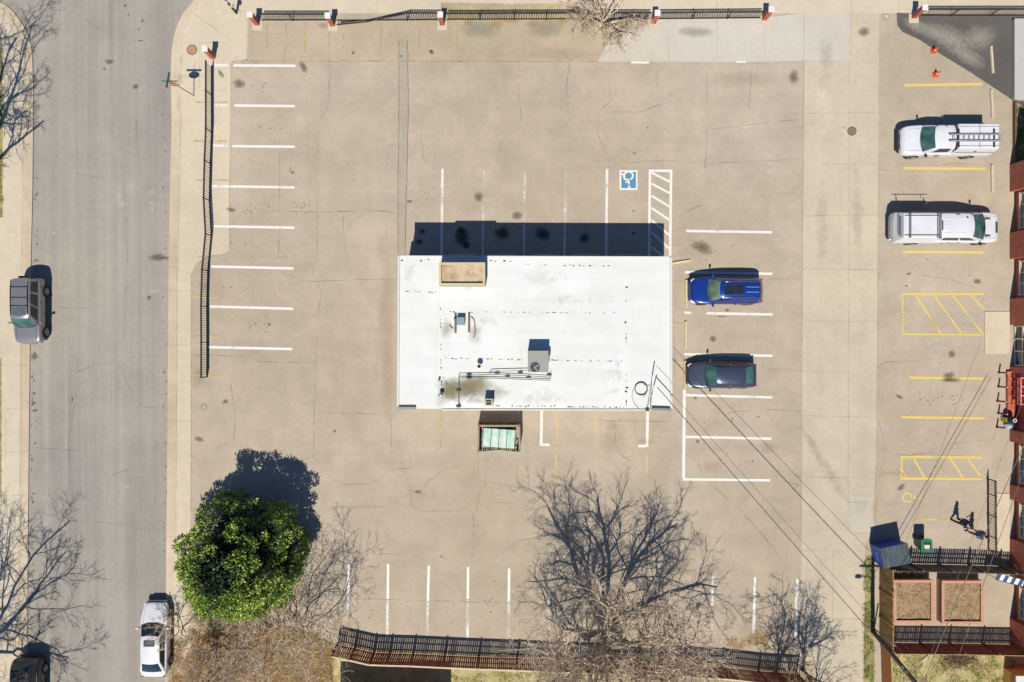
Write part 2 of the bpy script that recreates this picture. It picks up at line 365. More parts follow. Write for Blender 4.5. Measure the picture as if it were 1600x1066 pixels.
lines(m, [(1408, 732, 1417, 746, .6), (1428, 717, 1444, 746, .7), (1461, 722, 1476, 746, .5), (1485, 717, 1504, 746, .75), (1512, 717, 1532, 744, .8)], w=3, z=.0125)
S('yellow_parking_lines', m, M['yellow_line'], lot, attr=True)
m = MB()
lines(m, [(417, 36, 416.5, 76), (477.5, 36, 476.5, 88), (537, 40, 536.5, 76), (595.5, 36, 595, 82), (655.5, 36, 655, 76), (714.5, 36, 714, 76), (834.5, 71, 834, 97), (895, 50, 895, 66),
          (305, 160, 357, 160, .3), (303, 221, 357, 221, .35), (306, 282, 357, 282, .3), (302, 464.5, 343, 465, .5), (302, 525.5, 345, 526, .45), (300, 586.5, 348, 587.5, .55),
          (689.5, 640, 688.5, 700, .42), (748, 640, 747, 740, .35), (870.5, 641, 868.5, 752, .5), (931, 641, 931, 682, .55), (993, 641, 992.5, 690, .5), (1011, 710, 1010.5, 752, .5), (1013, 686.5, 1030, 687, .6), (809, 720, 808.5, 750, .3),
          (1052, 566, 1069, 566.5, .5), (1050, 504.5, 1068, 505, .4), (1052, 440, 1068, 440.5, .4), (1018, 382, 1062, 383, .3), (543.5, 962, 542.5, 985, .4)], w=2.8, al=.4)
S('faded_parking_lines', m, M['faded_line'], lot, attr=True)

def arc(cx, cy, r, a0, a1, n=18): return [(cx + r * math.cos(R(a0 + (a1 - a0) * i / n)), cy - r * math.sin(R(a0 + (a1 - a0) * i / n))) for i in range(n + 1)]
def wheelchair(mb, fr, w, z, al):
    """accessibility figure; fr maps local (right, up) units to a photo ground pixel"""
    zz = [z]
    def pl(pts, ww=w): zz[0] += .0003; mb.strip([G(*fr(*p)) for p in pts], ww * S0, zz[0], al)
    pl([(.22 * math.cos(R(a)) - .02, .20 * math.sin(R(a)) - .20) for a in range(115, 395, 12)])
    pl([(-.04, .24), (-.02, .0), (.18, -.02)]); pl([(-.03, .12), (.15, .12)], w * .8); pl([(.17, -.02), (.27, -.30), (.36, -.27)])
    c = fr(-.05, .37); mb.sheet([G(c[0] + w * .75 * math.cos(t * math.pi / 6), c[1] + w * .75 * math.sin(t * math.pi / 6)) for t in range(12)], z + .0016, al)
m = MB(); m.sheet(rect(968, 266, 996, 297), .012, .9); S('marking_border', m, M['white_line'], lot, attr=True)
m = MB(); m.sheet(rect(970.8, 268.8, 993.6, 294.2), .014, .75); S('marking_panel', m, M['blue_mark'], lot, attr=True)
m = MB(); wheelchair(m, lambda r, u: (981.5 - r * 31, 281 + u * 31), 2.7, .0165, .95); S('wheelchair_symbol', m, M['white_line'], lot, attr=True)
m = MB(); wheelchair(m, lambda r, u: (1424 - u * -34, 777 - r * 30), 2.3, .0125, .78); S('wheelchair_symbol', m, M['yellow_line'], lot, attr=True)

# ---------------------------------------------------------------- cracks, joints, stains
def jag(pts, step=9, amp=1.1, seed=0):
    out = [pts[0]]
    for (x0, y0), (x1, y1) in zip(pts, pts[1:]):
        d = math.hypot(x1 - x0, y1 - y0); n = max(1, int(d / step)); nx, ny = -(y1 - y0) / max(d, .1), (x1 - x0) / max(d, .1)
        for i in range(1, n + 1):
            t = i / n; a = 0 if i == n else amp * noise.noise((x0 * .3 + i * 1.3, y0 * .3, seed))
            out.append((x0 + (x1 - x0) * t + nx * a * 1.6, y0 + (y1 - y0) * t + ny * a * 1.6))
    return out
CR = [[(515, 40), (514, 95), (515, 120), (512, 170), (498, 190), (497, 250)], [(446, 36), (448, 60), (443, 95)], [(437, 240), (437, 290), (436, 380), (434, 403)], [(497, 300), (495, 400), (488, 430)],
      [(386, 96), (560, 96), (700, 96), (932, 97)], [(400, 332), (440, 331), (520, 331)], [(520, 331), (590, 330), (621, 332)], [(536, 335), (538, 385), (545, 410)], [(400, 400), (430, 404), (450, 401)],
      [(440, 425), (465, 437), (490, 440), (560, 437), (621, 437)], [(493, 441), (503, 456), (496, 500), (494, 560), (493, 600)], [(493, 600), (491, 640), (490, 700), (488, 770)], [(400, 565), (450, 567), (493, 566)],
      [(494, 645), (560, 646), (610, 648)], [(611, 648), (612, 700), (612, 733), (595, 748), (570, 757), (535, 757)], [(620, 732), (642, 733), (640, 708)], [(629, 728), (634, 745), (642, 760), (643, 790), (660, 799), (720, 798)],
      [(643, 768), (658, 766), (668, 752), (690, 736), (725, 727)], [(643, 770), (615, 785), (600, 790)], [(655, 770), (680, 780)], [(520, 792), (580, 792), (640, 792)], [(760, 710), (758, 760), (766, 785), (800, 787)], [(765, 753), (800, 760)], [(752, 760), (744, 800)],
      [(812, 95), (810, 140), (815, 190)], [(890, 100), (885, 140), (895, 175)], [(953, 100), (952, 160), (935, 175), (934, 210), (950, 250), (953, 266)], [(1028, 100), (1027, 135)], [(948, 176), (1000, 175), (1050, 158)],
      [(1104, 100), (1105, 190), (1102, 265)], [(1105, 203), (1150, 198), (1200, 192), (1252, 186)], [(975, 255), (1050, 251), (1102, 256), (1180, 252), (1252, 250)], [(1175, 100), (1170, 170)], [(1050, 345), (1075, 330), (1098, 320)],
      [(660, 180), (658, 215), (663, 255)], [(785, 220), (775, 255)], [(600, 215), (607, 250)], [(1200, 436), (1252, 436)], [(1180, 300), (1252, 304)], [(1200, 578), (1252, 579)], [(1140, 645), (1200, 640), (1252, 643)], [(930, 657), (1000, 658), (1062, 660)],
      [(957, 660), (963, 672), (960, 690), (968, 710), (985, 720)], [(1370, 575), (1382, 566), (1440, 564), (1460, 560)], [(1372, 655), (1382, 690), (1380, 720), (1375, 735)], [(1385, 707), (1420, 712), (1500, 700)], [(1455, 702), (1500, 692), (1552, 687), (1560, 660)],
      [(1440, 430), (1480, 435), (1500, 442), (1525, 450)], [(1372, 265), (1395, 266)], [(1470, 258), (1490, 255), (1515, 257)], [(1253, 760), (1225, 752)], [(1252, 745), (1230, 740)], [(590, 866), (640, 866)], [(740, 802), (740, 860), (736, 880)], [(545, 936), (620, 937), (700, 940), (800, 942)],
      [(312, 715), (330, 706), (358, 692)], [(360, 600), (368, 650), (366, 690)], [(300, 555), (380, 556)], [(308, 402), (340, 399)], [(1213, 880), (1213, 960)], [(395, 36), (394, 90)], [(870, 80), (895, 96)], [(1090, 725), (1112, 757), (1160, 800), (1205, 852), (1230, 890)]]
m = MB()
for i, c in enumerate(CR):
    p = jag(c, seed=i); m.strip([G(*q) for q in p], [S0 * (.9 + .55 * noise.noise((i * 3.1, k * .6, 0))) for k in range(len(p))], .021, [.42 + .3 * noise.noise((i * 1.7, k * .35, 4)) for k in range(len(p))])
for c in ([(623, 64), (623, 180), (622, 300), (622, 398)], [(637, 64), (638, 180), (635, 300), (633, 398)]):
    p = jag(c, seed=9, amp=.8); m.strip([G(*q) for q in p], S0 * 1.2, .021, .55)
S('pavement_cracks', m, M['crack'], lot, attr=True)
m = MB()
for i, c in enumerate([[(193, 290), (198, 400), (194, 490), (192, 530)], [(215, 110), (212, 200), (218, 268)], [(88, 480), (120, 482), (165, 478)], [(72, 566), (105, 578), (118, 581), (150, 570), (180, 568), (190, 575), (196, 596), (206, 612), (222, 636), (262, 640)],
                       [(195, 560), (225, 557), (262, 555)], [(48, 700), (120, 705), (148, 706), (165, 698)], [(175, 742), (215, 730), (258, 728)], [(116, 816), (160, 817), (190, 821), (220, 828), (250, 829)], [(110, 270), (170, 280)], [(118, 20), (145, 40), (160, 46)], [(104, 74), (130, 75)], [(120, 560), (118, 620), (106, 690), (108, 760)]]):
    p = jag(c, seed=i + 50); m.strip([G(*q).xy for q in p], [S0 * (.85 + .5 * noise.noise((i * 3.1, k * .6, 3))) for k in range(len(p))], -.062, [.4 + .3 * noise.noise((i * 1.7, k * .35, 8)) for k in range(len(p))])
S('street_cracks', m, M['crack'], attr=True)
JN = [[(1327, 22), (1326, 500), (1325, 790)], [(1256, 20), (1256, 97)], [(1374, 20), (1372, 400), (1369, 700), (1366, 830)], [(1256, 96), (1329, 96)], [(1253, 420), (1370, 422)], [(1253, 338), (1370, 336)], [(1253, 258), (1372, 256)], [(1254, 178), (1372, 176)], [(1253, 502), (1370, 503)], [(1253, 580), (1370, 582)], [(1253, 650), (1369, 652)], [(1253, 745), (1368, 748)],
      [(1325, 785), (1366, 786)], [(1325, 833), (1366, 834)], [(1252, 860), (1352, 861)], [(1252, 918), (1352, 919)], [(1301, 861), (1301, 967)], [(1257, 967), (1352, 967)], [(1330, 20), (1330, 96)], [(1045, 30), (1045, 96)], [(1120, 30), (1120, 96)], [(1195, 30), (1196, 96)],
      [(1404, 0), (1404, 18)], [(1330, 0), (1330, 18)], [(1120, 0), (1120, 15)], [(1195, 0), (1195, 15)], [(690, 0), (690, 30)], [(590, 0), (590, 18)], [(490, 0), (490, 18)], [(300, 20), (360, 62)],
      [(286, 67), (342, 67)], [(312, 68), (312, 143)], [(312, 142), (352, 142)], [(270, 120), (320, 120)], [(284, 190), (320, 190)], [(281, 318), (318, 318)], [(263, 418), (298, 418)], [(263, 455), (298, 455)], [(262, 540), (298, 540)], [(262, 597), (298, 597)], [(262, 658), (298, 658)], [(261, 738), (297, 738)], [(260, 839), (278, 839)],
      [(0, 571), (46, 571)], [(0, 639), (46, 639)], [(9, 706), (45, 706)], [(0, 774), (44, 774)], [(15, 363), (50, 363)], [(9, 640), (9, 780)], [(36, 110), (35, 270), (33, 600), (30, 1066)], [(276, 430), (275, 860)], [(284, 80), (281, 300), (277, 430)], [(361, 100), (358, 390)], [(387, 22), (386, 95)], [(1256, 100), (1254, 330), (1252, 850)], [(300, 430), (298, 860)]]
m = MB()
for i, c in enumerate(JN):
    p = jag(c, 14, .3, seed=i + 100); m.strip([G(*q) for q in p], S0 * .95, .0225, [.36 + .3 * noise.noise((i * 2.7, k * .4, 6)) for k in range(len(p))])
S('concrete_joints', m, M['joint'], lot, attr=True)

random.seed(5)
def blobs(name, mat, lst, parent, z, pk=1.0):
    m = MB()
    for i, b in enumerate(lst):
        x, y, rx, ry = b[:4]; rot = R(b[4]) if len(b) > 4 else 0
        m.blob(G(x, y), rx * S0 * 1.15, ry * S0 * 1.15, -rot, z + i * .00004, seed=i + len(lst) * .37, pk=pk)
    return S(name, m, M[mat], parent, attr=True)
spk = [(x + random.gauss(0, 9), y + random.gauss(0, 5), random.uniform(.8, 1.9), random.uniform(.7, 1.6)) for x, y, n in ((470, 322, 14), (657, 300, 8), (382, 96, 12), (1460, 620, 8), (1500, 625, 8), (1522, 430, 5), (395, 330, 5), (352, 450, 5), (460, 265, 4), (1310, 200, 3)) for _ in range(n)]
scat = [(random.uniform(380, 1240), random.uniform(110, 980), random.uniform(.5, 1.4), random.uniform(.5, 1.2)) for _ in range(14)] + [(random.gauss(402, 14), 134 + 63 * random.randrange(7) + random.gauss(0, 7), random.uniform(.6, 2.2), random.uniform(.5, 1.8)) for _ in range(46)] + [(random.gauss(1130, 22), random.choice((395, 522, 652, 716)) + random.gauss(0, 8), random.uniform(.6, 2.0), random.uniform(.5, 1.6)) for _ in range(24)] + [(random.gauss(1475, 22), random.choice((198, 330, 425, 560, 620, 685)) + random.gauss(0, 9), random.uniform(.6, 2.2), random.uniform(.5, 1.7)) for _ in range(34)] + [(random.choice((576, 638, 700, 764)) + random.gauss(0, 6), random.gauss(945, 20), random.uniform(.6, 1.8), random.uniform(.5, 1.6)) for _ in range(24)]
blobs('oil_stains', 'oil', [(808, 337, 10, 8), (374, 131, 12, 8, 15), (674, 82, 6, 4, 40), (552, 83, 4, 2.4, -50), (627, 88, 2.5, 2.2), (1097, 387, 20, 11, 20), (1240, 121, 9, 13, 10), (1350, 50, 11, 9), (1487, 554, 7, 7), (1486, 594, 17, 5), (1483, 588, 8, 11, 80),
                            (1405, 620, 9, 3, 30), (1408, 762, 9, 5, -40), (1527, 440, 7, 5), (1416, 447, 3, 2), (1420, 428, 5, 2.5), (748, 308, 8, 9), (361, 328, 9, 4, 10), (311, 686, 9, 5, 15), (352, 628, 6, 4, -30), (474, 105, 6, 12, -30), (653, 769, 7, 3), (523, 674, 3, 3), (345, 115, 4, 10, -35), (421, 507, 3, 3), (457, 270, 4, 3),
                            (1086, 622, 3, 3), (1136, 485, 4, 3), (1185, 651, 2, 2), (1176, 721, 2, 2), (1114, 530, 6, 6), (1127, 495, 12, 1.2), (1012, 200, 3, 1.5), (991, 240, 3, 2), (990, 330, 3, 2), (1090, 690, 4, 3), (690, 870, 3, 2), (640, 315, 5, 3)] + spk + scat, lot, .0165)
blobs('oil_drips', 'drip', [(722, 372, 15, 15), (785, 365, 14, 13), (848, 366, 14, 13), (913, 372, 10, 9), (720, 360, 9, 7), (990, 365, 4, 3), (728, 384, 8, 7), (660, 362, 6, 5), (655, 378, 8, 5), (674, 80, 3, 2)], lot, .019)
blobs('rusty_stains', 'rust', [(960, 690, 22, 24), (955, 665, 12, 8), (1200, 700, 13, 12), (1110, 730, 18, 10), (318, 447, 10, 7), (1010, 690, 20, 5), (1400, 740, 30, 5), (283, 95, 3, 9), (281, 123, 4, 10), (279, 160, 3, 22), (1366, 800, 6, 18), (604, 500, 14, 90), (606, 600, 12, 60), (1040, 560, 16, 80), (880, 85, 60, 12), (1170, 125, 60, 14), (1180, 985, 30, 20), (310, 590, 12, 20)], lot, .0155, .8)
blobs('grey_residue', 'grey_patch', [(750, 46, 34, 17), (852, 44, 32, 17), (505, 40, 10, 6), (1085, 50, 30, 10)], lot, .0158)
blobs('leaf_litter', 'ochre', [(732, 36, 12, 9), (775, 38, 14, 11), (835, 38, 14, 9), (880, 34, 14, 9), (912, 36, 10, 6), (970, 34, 16, 9), (1180, 998, 26, 13), (1150, 1008, 18, 9), (545, 985, 12, 16), (470, 1000, 28, 22), (1265, 1058, 10, 18), (690, 30, 10, 6), (800, 33, 20, 5), (1230, 1015, 16, 9)], lot, .0160, .72)
blobs('salt_marks', 'salt', [(752, 57, 22, 5), (850, 57, 26, 4), (1490, 800, 14, 11), (1505, 790, 18, 7), (1462, 715, 8, 8), (1450, 673, 7, 7), (1510, 500, 26, 14), (1470, 545, 30, 14), (1163, 290, 16, 5, 40), (1190, 270, 16, 5, 40), (1384, 430, 16, 12), (1345, 790, 14, 16), (1200, 235, 26, 6, 30), (570, 410, 10, 6), (1395, 470, 12, 20), (1540, 470, 9, 4)], lot, .0152)
M['salt_fine'] = stain_mat('pale_scuffs', lin(214, 204, 186), .42, .95, 4.5, strength=.5, detail=12)
blobs('scuffed_asphalt', 'salt_fine', [(1462, 52, 52, 18, 26), (1512, 88, 46, 18, 30), (1530, 60, 34, 26), (1430, 40, 30, 14, 20), (1490, 62, 50, 28, 30)], lot, .0085)
blobs('tyre_marks', 'grey_patch', [(1290, 730, 12, 70, -28), (1270, 700, 8, 50, -25), (1310, 760, 8, 60, -28), (1290, 100, 14, 60), (1340, 330, 12, 90), (1285, 350, 12, 90)], lot, .0122, .45)
m = MB()
for i, b in enumerate([(245, 402, 15, 7), (258, 403, 10, 2.5), (232, 465, 4, 4.5), (53, 557, 7, 7), (52, 615, 4, 3), (52, 630, 4, 3), (53, 642, 6, 3), (51, 1035, 6, 4), (51, 1045, 6, 3), (112, 624, 1.6, 6), (170, 96, 9, 5), (256, 582, 3.5, 2), (211, 135, 6, 5), (195, 8, 3, 3), (200, 22, 2, 2), (222, 32, 2, 4), (216, 45, 2, 2), (219, 63, 5, 1.4), (162, 107, 3, 3), (150, 985, 4, 3)] + [(53 - (y_ - 270) * .013 + random.uniform(0, 7), y_ + random.gauss(0, 10), random.uniform(.6, 2.6), random.uniform(.8, 4)) for y_ in range(280, 1000, 11)] + [(258 + random.uniform(-5, 2), y_, random.uniform(.5, 1.8), random.uniform(.6, 3)) for y_ in range(160, 900, 19)]):
    m.blob(G(b[0], b[1]), b[2] * S0 * 1.15, b[3] * S0 * 1.15, 0, -.0665 + i * .00005, seed=i + 3)
S('street_stains', m, M['oil'], attr=True)
m = MB()
for i, b in enumerate([(185, 305, 10, 26), (205, 292, 16, 20), (190, 318, 14, 8), (236, 300, 10, 5), (236, 318, 9, 7), (237, 327, 5, 8), (210, 128, 11, 3.5), (219, 140, 3, 9), (204, 210, 6, 1.4), (192, 672, 10, 8), (215, 742, 13, 2), (176, 770, 8, 1.6), (195, 760, 12, 5), (240, 455, 14, 6), (180, 30, 1.5, 50), (180, 90, 1.3, 60), (176, 600, 1.6, 80), (103, 650, 2, 200), (83, 363, 1.3, 1.3)]):
    m.blob(G(b[0], b[1]), b[2] * S0 * 1.15, b[3] * S0 * 1.15, 0, -.0648 + i * .00005, seed=i + 31)
S('street_residue', m, M['salt'], attr=True)

# manhole and utility covers set in the paving
def cover(name, label, px, py, r, mat, z=.006):
    t = thing(name, label, 'manhole cover', G(px, py, 0), group='covers set in the paving')
    a = MB(); a.lathe([(r * 1.16, 0), (r * 1.16, z + .004), (r * 1.02, z + .006), (r * 1.02, z + .001)], n=32, cap=False); a.build('frame_ring', MET['dark_steel'], t)
    a = MB(); a.lathe([(r, .0), (r, z + .004), (r * .9, z + .0075), (0.02, z + .009)], n=32)
    for k in range(8):
        q = k * math.pi / 4; a.bar((r * .25 * math.cos(q), r * .25 * math.sin(q), z + .009), (r * .82 * math.cos(q), r * .82 * math.sin(q), z + .009), .03, .012)
    a.build('lid', mat, t); return t
MET = {'dark_steel': pm('dark_cast_iron', lin(92, 86, 76, .5), scale=14, rough=.6, metal=.3)}
cover('manhole_cover', 'round pinkish brown utility lid in the sidewalk near the leaning stop sign', 300, 78, .30, pm('pink_brown_lid', lin(196, 152, 122), scale=9))
cover('manhole_cover', 'round grey iron manhole cover in the concrete alley', 1331, 205, .27, pm('grey_iron_lid', lin(138, 126, 106), scale=9))
cover('manhole_cover', 'small pale round valve lid in the parking lot west of the white roof', 318.5, 636, .17, pm('pale_valve_lid', lin(196, 180, 154), scale=9))
cover('manhole_cover', 'small pale round lid at the alley corner near the northeast brick pillar', 1384.5, 26, .16, pm('pale_corner_lid', lin(224, 206, 178), scale=9))
cover('manhole_cover', 'small white round lid by the left kerb of the grey street', 83, 363, .06, pm('white_street_lid', lin(250, 246, 236), scale=9)).location.z = -.067

# ---------------------------------------------------------------- the white-roofed building
def MT(key, *a, **k):
    if key not in MET: MET[key] = pm(key, *a, **k)
    return MET[key]
t = NT('white_roof_membrane')
f1 = t.noise(.35, 6, .65); f2 = t.noise(1.4, 5, .6, (.12, 1, 1)); f3 = t.noise(16, 3, .6)
c = t.ramp(f1, [(.34, lin(243, 245, 235, .62)), (.58, lin(254, 255, 249, .62))])
c = t.mix(c, t.ramp(f2, [(.3, grey(.94)), (.62, grey(1.0))]), 1.0, 'MULTIPLY'); c = t.mix(c, t.ramp(f3, [(.25, grey(.95)), (.6, grey(1))]), 1.0, 'MULTIPLY')
t.col(c); t.pr(.7, spec=.3); MET['roof'] = t.m
MT('trim_white', lin(238, 238, 228), var=.05, rough=.5); MT('roof_trim_grey', lin(150, 156, 154), var=.12, rough=.45, metal=.4)
MT('stucco', lin(214, 200, 176), var=.08, scale=3, bump=.1, rough=.9); MT('window_glass', lin(60, 78, 84, .5), var=.2, scale=1, rough=.08, spec=.8)
ZR = 4.2
b = thing('white_roofed_building', 'low flat white roofed building in the middle of the parking lot', 'building', W(836, 520, ZR) * Vector((1, 1, 0)))
bo = b.location.copy()
def L3(v): return (v[0] - bo.x, v[1] - bo.y, v[2] if len(v) > 2 else 0)
def RF(px, py, z=ZR): return L3(W(px, py, z))
c4 = [RF(622, 399.5), RF(1050, 401), RF(1050, 641), RF(620.5, 638.5)]
m = MB(); m.prism([(p[0] * .992, p[1] * .985) for p in c4], 0.0, ZR - .12); m.build('wall', MET['stucco'], b)
m = MB(); m.prism(c4, ZR - .12, ZR); m.build('roof', MET['roof'], b)
# raised edge
m = MB()
def edge(a, q, w, h, z=ZR):
    m.bar((a[0], a[1], z + h / 2), (q[0], q[1], z + h / 2), w, h)
edge(RF(623.4, 400), RF(622, 637), .11, .10); edge(RF(1048, 402.4), RF(1048.4, 640), .13, .13)
edge(RF(625, 400.6), RF(1046, 402), .09, .07); m.build('parapet', MET['trim_white'], b, bevel=.01)
m = MB(); edge(RF(690, 640.2), RF(1018, 640.6), .09, .06); m.build('gutter', MT('gutter_cream', lin(232, 226, 200), var=.12, rough=.5), b)
for a_ in ((RF(621, 637.4), RF(650, 637.6), .16, .12), (RF(1018, 639), RF(1049, 640), .15, .14)): m = MB(); edge(*a_); m.build('flashing', MET['roof_trim_grey'], b)
for a_ in ((RF(622, 633.6), RF(649.5, 633.4), .05, .03), (RF(1018, 636.4), RF(1046, 637.4), .10, .10)): m = MB(); edge(*a_); m.build('drain_edge', MT('drain_dark', lin(70, 72, 74), rough=.6), b)
# step lines of the two side strips of the roof
m = MB(); edge(RF(688.2, 404), RF(677.5, 636), .03, .035); edge(RF(987, 440), RF(991, 637), .02, .025); edge(RF(979, 404), RF(978, 440), .02, .02)
for yy in (426, 470, 520, 548, 600): edge(RF(692, yy), RF(976, yy + 1), .015, .004)
m.build('membrane_seam', MET['trim_white'], b)
random.seed(11); m = MB(); k = 0
def specks(x0, y0, x1, y1, n, thin=.62):
    global k
    for i in range(n):
        if random.random() > thin: continue
        u = (i + random.random() * .7) / n; x, y = x0 + (x1 - x0) * u, y0 + (y1 - y0) * u + random.gauss(0, .4)
        p = RF(x, y); horiz = abs(x1 - x0) > abs(y1 - y0); a, c_ = random.uniform(.6, 3.0) * S0, random.uniform(.5, 1.2) * S0
        m.blob((p[0], p[1]), a if horiz else c_, c_ if horiz else a, 0, ZR + .012 + k * .00003, seed=k, jag=.5, n=9); k += 1
specks(790, 413, 958, 416, 36, .45); specks(632, 455, 684, 457, 16, .55); specks(690, 487.5, 980, 489.5, 52, .5); specks(694, 560, 980, 565, 55, .66)
specks(978, 462, 978.5, 640, 34, .5); specks(688, 480, 690, 630, 26, .35); specks(760, 634, 976, 636.5, 46, .75); specks(660, 406, 800, 409, 20, .3); specks(992, 600, 1046, 605, 8, .3); specks(690, 585, 720, 634, 18, .5)
for x, y in ((979, 449), (978, 612), (980, 606), (977, 504), (658, 408), (788, 408), (628, 407)):
    p = RF(x, y); m.blob((p[0], p[1]), .1, .07, 0, ZR + .0145 + k * .00003, seed=k, n=12); k += 1
m.build('seam_specks', M['roofspeck'], b, attr=True)['kind'] = 'stuff'
m = MB()
for i, (x, y, rx, ry) in enumerate([(716, 607, 36, 20), (742, 604, 34, 20), (700, 614, 18, 16), (770, 612, 30, 14), (745, 627, 22, 6), (697, 515, 12, 20), (742, 520, 12, 18), (850, 435, 40, 12), (770, 500, 34, 12), (738, 450, 22, 8), (690, 630, 14, 8), (688, 618, 10, 14), (850, 620, 34, 16), (640, 425, 10, 18), (905, 470, 60, 10), (960, 590, 22, 40)]):
    p = RF(x, y); m.blob((p[0], p[1]), rx * S0, ry * S0, 0, ZR + .004 + i * .0002, seed=i + 2, pk=1.0 if i < 3 else .5 if i < 7 else .2)
m.build('roof_dirt', M['roofstain'], b, attr=True)['kind'] = 'stuff'
# round vents and the four-holed box at the south edge
m = MB(); p = RF(748.5, 572.5, ZR + .5); m.lathe([(.10, ZR), (.10, ZR + .42), (.17, ZR + .43), (.17, ZR + .52), (.11, ZR + .53), (.09, ZR + .40)], (p[0], p[1], 0), n=18, cap=False); m.build('vent_pipe', MET['trim_white'], b, angle=40)
m = MB(); p = RF(689, 617, ZR + .3); m.lathe([(.07, ZR), (.07, ZR + .34), (.13, ZR + .35), (.13, ZR + .44), (.0, ZR + .5)], (p[0], p[1], 0), n=16); m.build('vent_pipe', MT('dull_tin', lin(176, 178, 172), metal=.5, rough=.4), b, angle=40)
m = MB(); p = RF(686, 594, ZR + .2); m.lathe([(.05, ZR), (.05, ZR + .22), (.08, ZR + .23), (.0, ZR + .28)], (p[0], p[1], 0), n=12); m.build('vent_pipe', MET['dull_tin'], b, angle=40)
# storefront on the side facing the crossing
m = MB()
for u in range(5): m.box((-7.2 + u * 3.5, c4[0][1] * .985 + .02, 1.6), (2.6, .06, 1.5))
m.build('window', MET['window_glass'], b)

def roof_thing(name, label, cat, px, py, z): 
    q = W(px, py, z); return thing(name, label, cat, (q.x, q.y, ZR + .002))
# rooftop sign box / hatch with a dirty sunken top
zb = ZR + 1.05; t0 = thing('roof_hatch_box', 'raised box with a dirty tan sunken top on the north edge of the white roof', 'roof box', (*W(722, 428, zb).xy, ZR + .002))
hw, hd = 36 * (H - zb) / F, 18 * (H - zb) / F
m = MB(); m.box((0, 0, .42), (2 * hw, 2 * hd, .84)); m.build('casing', MT('hatch_side', lin(176, 186, 160), var=.15), t0)
m = MB(); z1 = .95
for sx, sy, dx, dy in ((0, hd - .07, 2 * hw, .14), (0, -hd + .07, 2 * hw, .14), (hw - .07, 0, .14, 2 * hd - .28), (-hw + .07, 0, .14, 2 * hd - .28)): m.box((sx, sy, z1), (dx, dy, .22))
m.build('rim', MT('hatch_rim', lin(222, 206, 158), var=.12), t0, bevel=.015)
m = MB(); m.box((0, 0, .855), (2 * hw - .28, 2 * hd - .28, .02)); m.build('tray', MT('hatch_tray', lin(222, 202, 168), scale=1.6, c2=lin(184, 150, 102), fine=.2), t0)
# big air conditioner
za = ZR + 1.1; q = W(841, 565, za); a0 = thing('air_conditioner', 'large grey air conditioner with a round fan on the white roof', 'air conditioner', (q.x, q.y, ZR + .002))
sw, sd = 31.5 * (H - za) / F, 33 * (H - za) / F
MT('hvac_grey', lin(166, 168, 154), var=.06, scale=2, rough=.5)
m = MB(); m.box((0, 0, .56), (sw, sd, 1.0)); m.build('casing', MET['hvac_grey'], a0, bevel=.02)
m = MB(); m.box((0, 0, 1.07), (sw + .03, sd + .03, .04)); m.build('top_panel', MET['hvac_grey'], a0, bevel=.01)
fx, fy = -.20, -.34
m = MB(); m.lathe([(.30, 1.085), (.30, 1.13), (.27, 1.13), (.265, 1.092)], (fx, fy, 0), n=28, cap=False); fr = m.build('fan_ring', MT('fan_ring_grey', lin(120, 124, 118), rough=.5), a0)
m = MB(); m.lathe([(.265, 1.093), (.0, 1.094)], (fx, fy, 0), n=28, cap=False); m.build('fan_well', MT('fan_dark', lin(34, 46, 52), rough=.5), a0)
m = MB()
for k_ in range(4):
    a = k_ * math.pi / 2 + .5; m.box((fx + .13 * math.cos(a), fy + .13 * math.sin(a), 1.105), (.22, .10, .012), a, m=Matrix.Rotation(a, 3, 'Z') @ Matrix.Rotation(.35, 3, 'X'))
m.lathe([(.06, 1.095), (.06, 1.125), (.0, 1.13)], (fx, fy, 0), n=12); m.build('fan_blades', MT('fan_blade', lin(186, 194, 190), metal=.7, rough=.3), a0)
m = MB(); m.box((sw / 2 + .06, .18, .6), (.12, .36, .5)); m.build('disconnect_box', MET['hvac_grey'], a0, bevel=.01)
for s_ in (-1, 1): m = MB(); m.box((0, s_ * (sd / 2 - .1), .03), (sw, .1, .06)); m.build('curb', MT('hvac_curb', lin(120, 118, 110)), a0)
# small box vent near the south edge
zv = ZR + .75; q = W(763.5, 629, zv); v0 = thing('roof_vent_box', 'small cream vent box with two dark slots at the south roof edge', 'roof vent', (q.x, q.y, ZR + .002))
m = MB(); m.box((0, 0, .36), (.52, .42, .72)); m.build('casing', MT('vent_cream', lin(214, 204, 170), var=.1), v0, bevel=.015)
m = MB(); m.box((0, .11, .725), (.34, .11, .012)); m.box((0, -.07, .725), (.30, .14, .012)); m.build('slot', MT('slot_black', lin(30, 28, 24)), v0)
m = MB(); m.box((0, .185, .735), (.54, .05, .03)); m.box((0, .03, .735), (.5, .03, .02)); m.build('lip', MET['vent_cream'], v0)
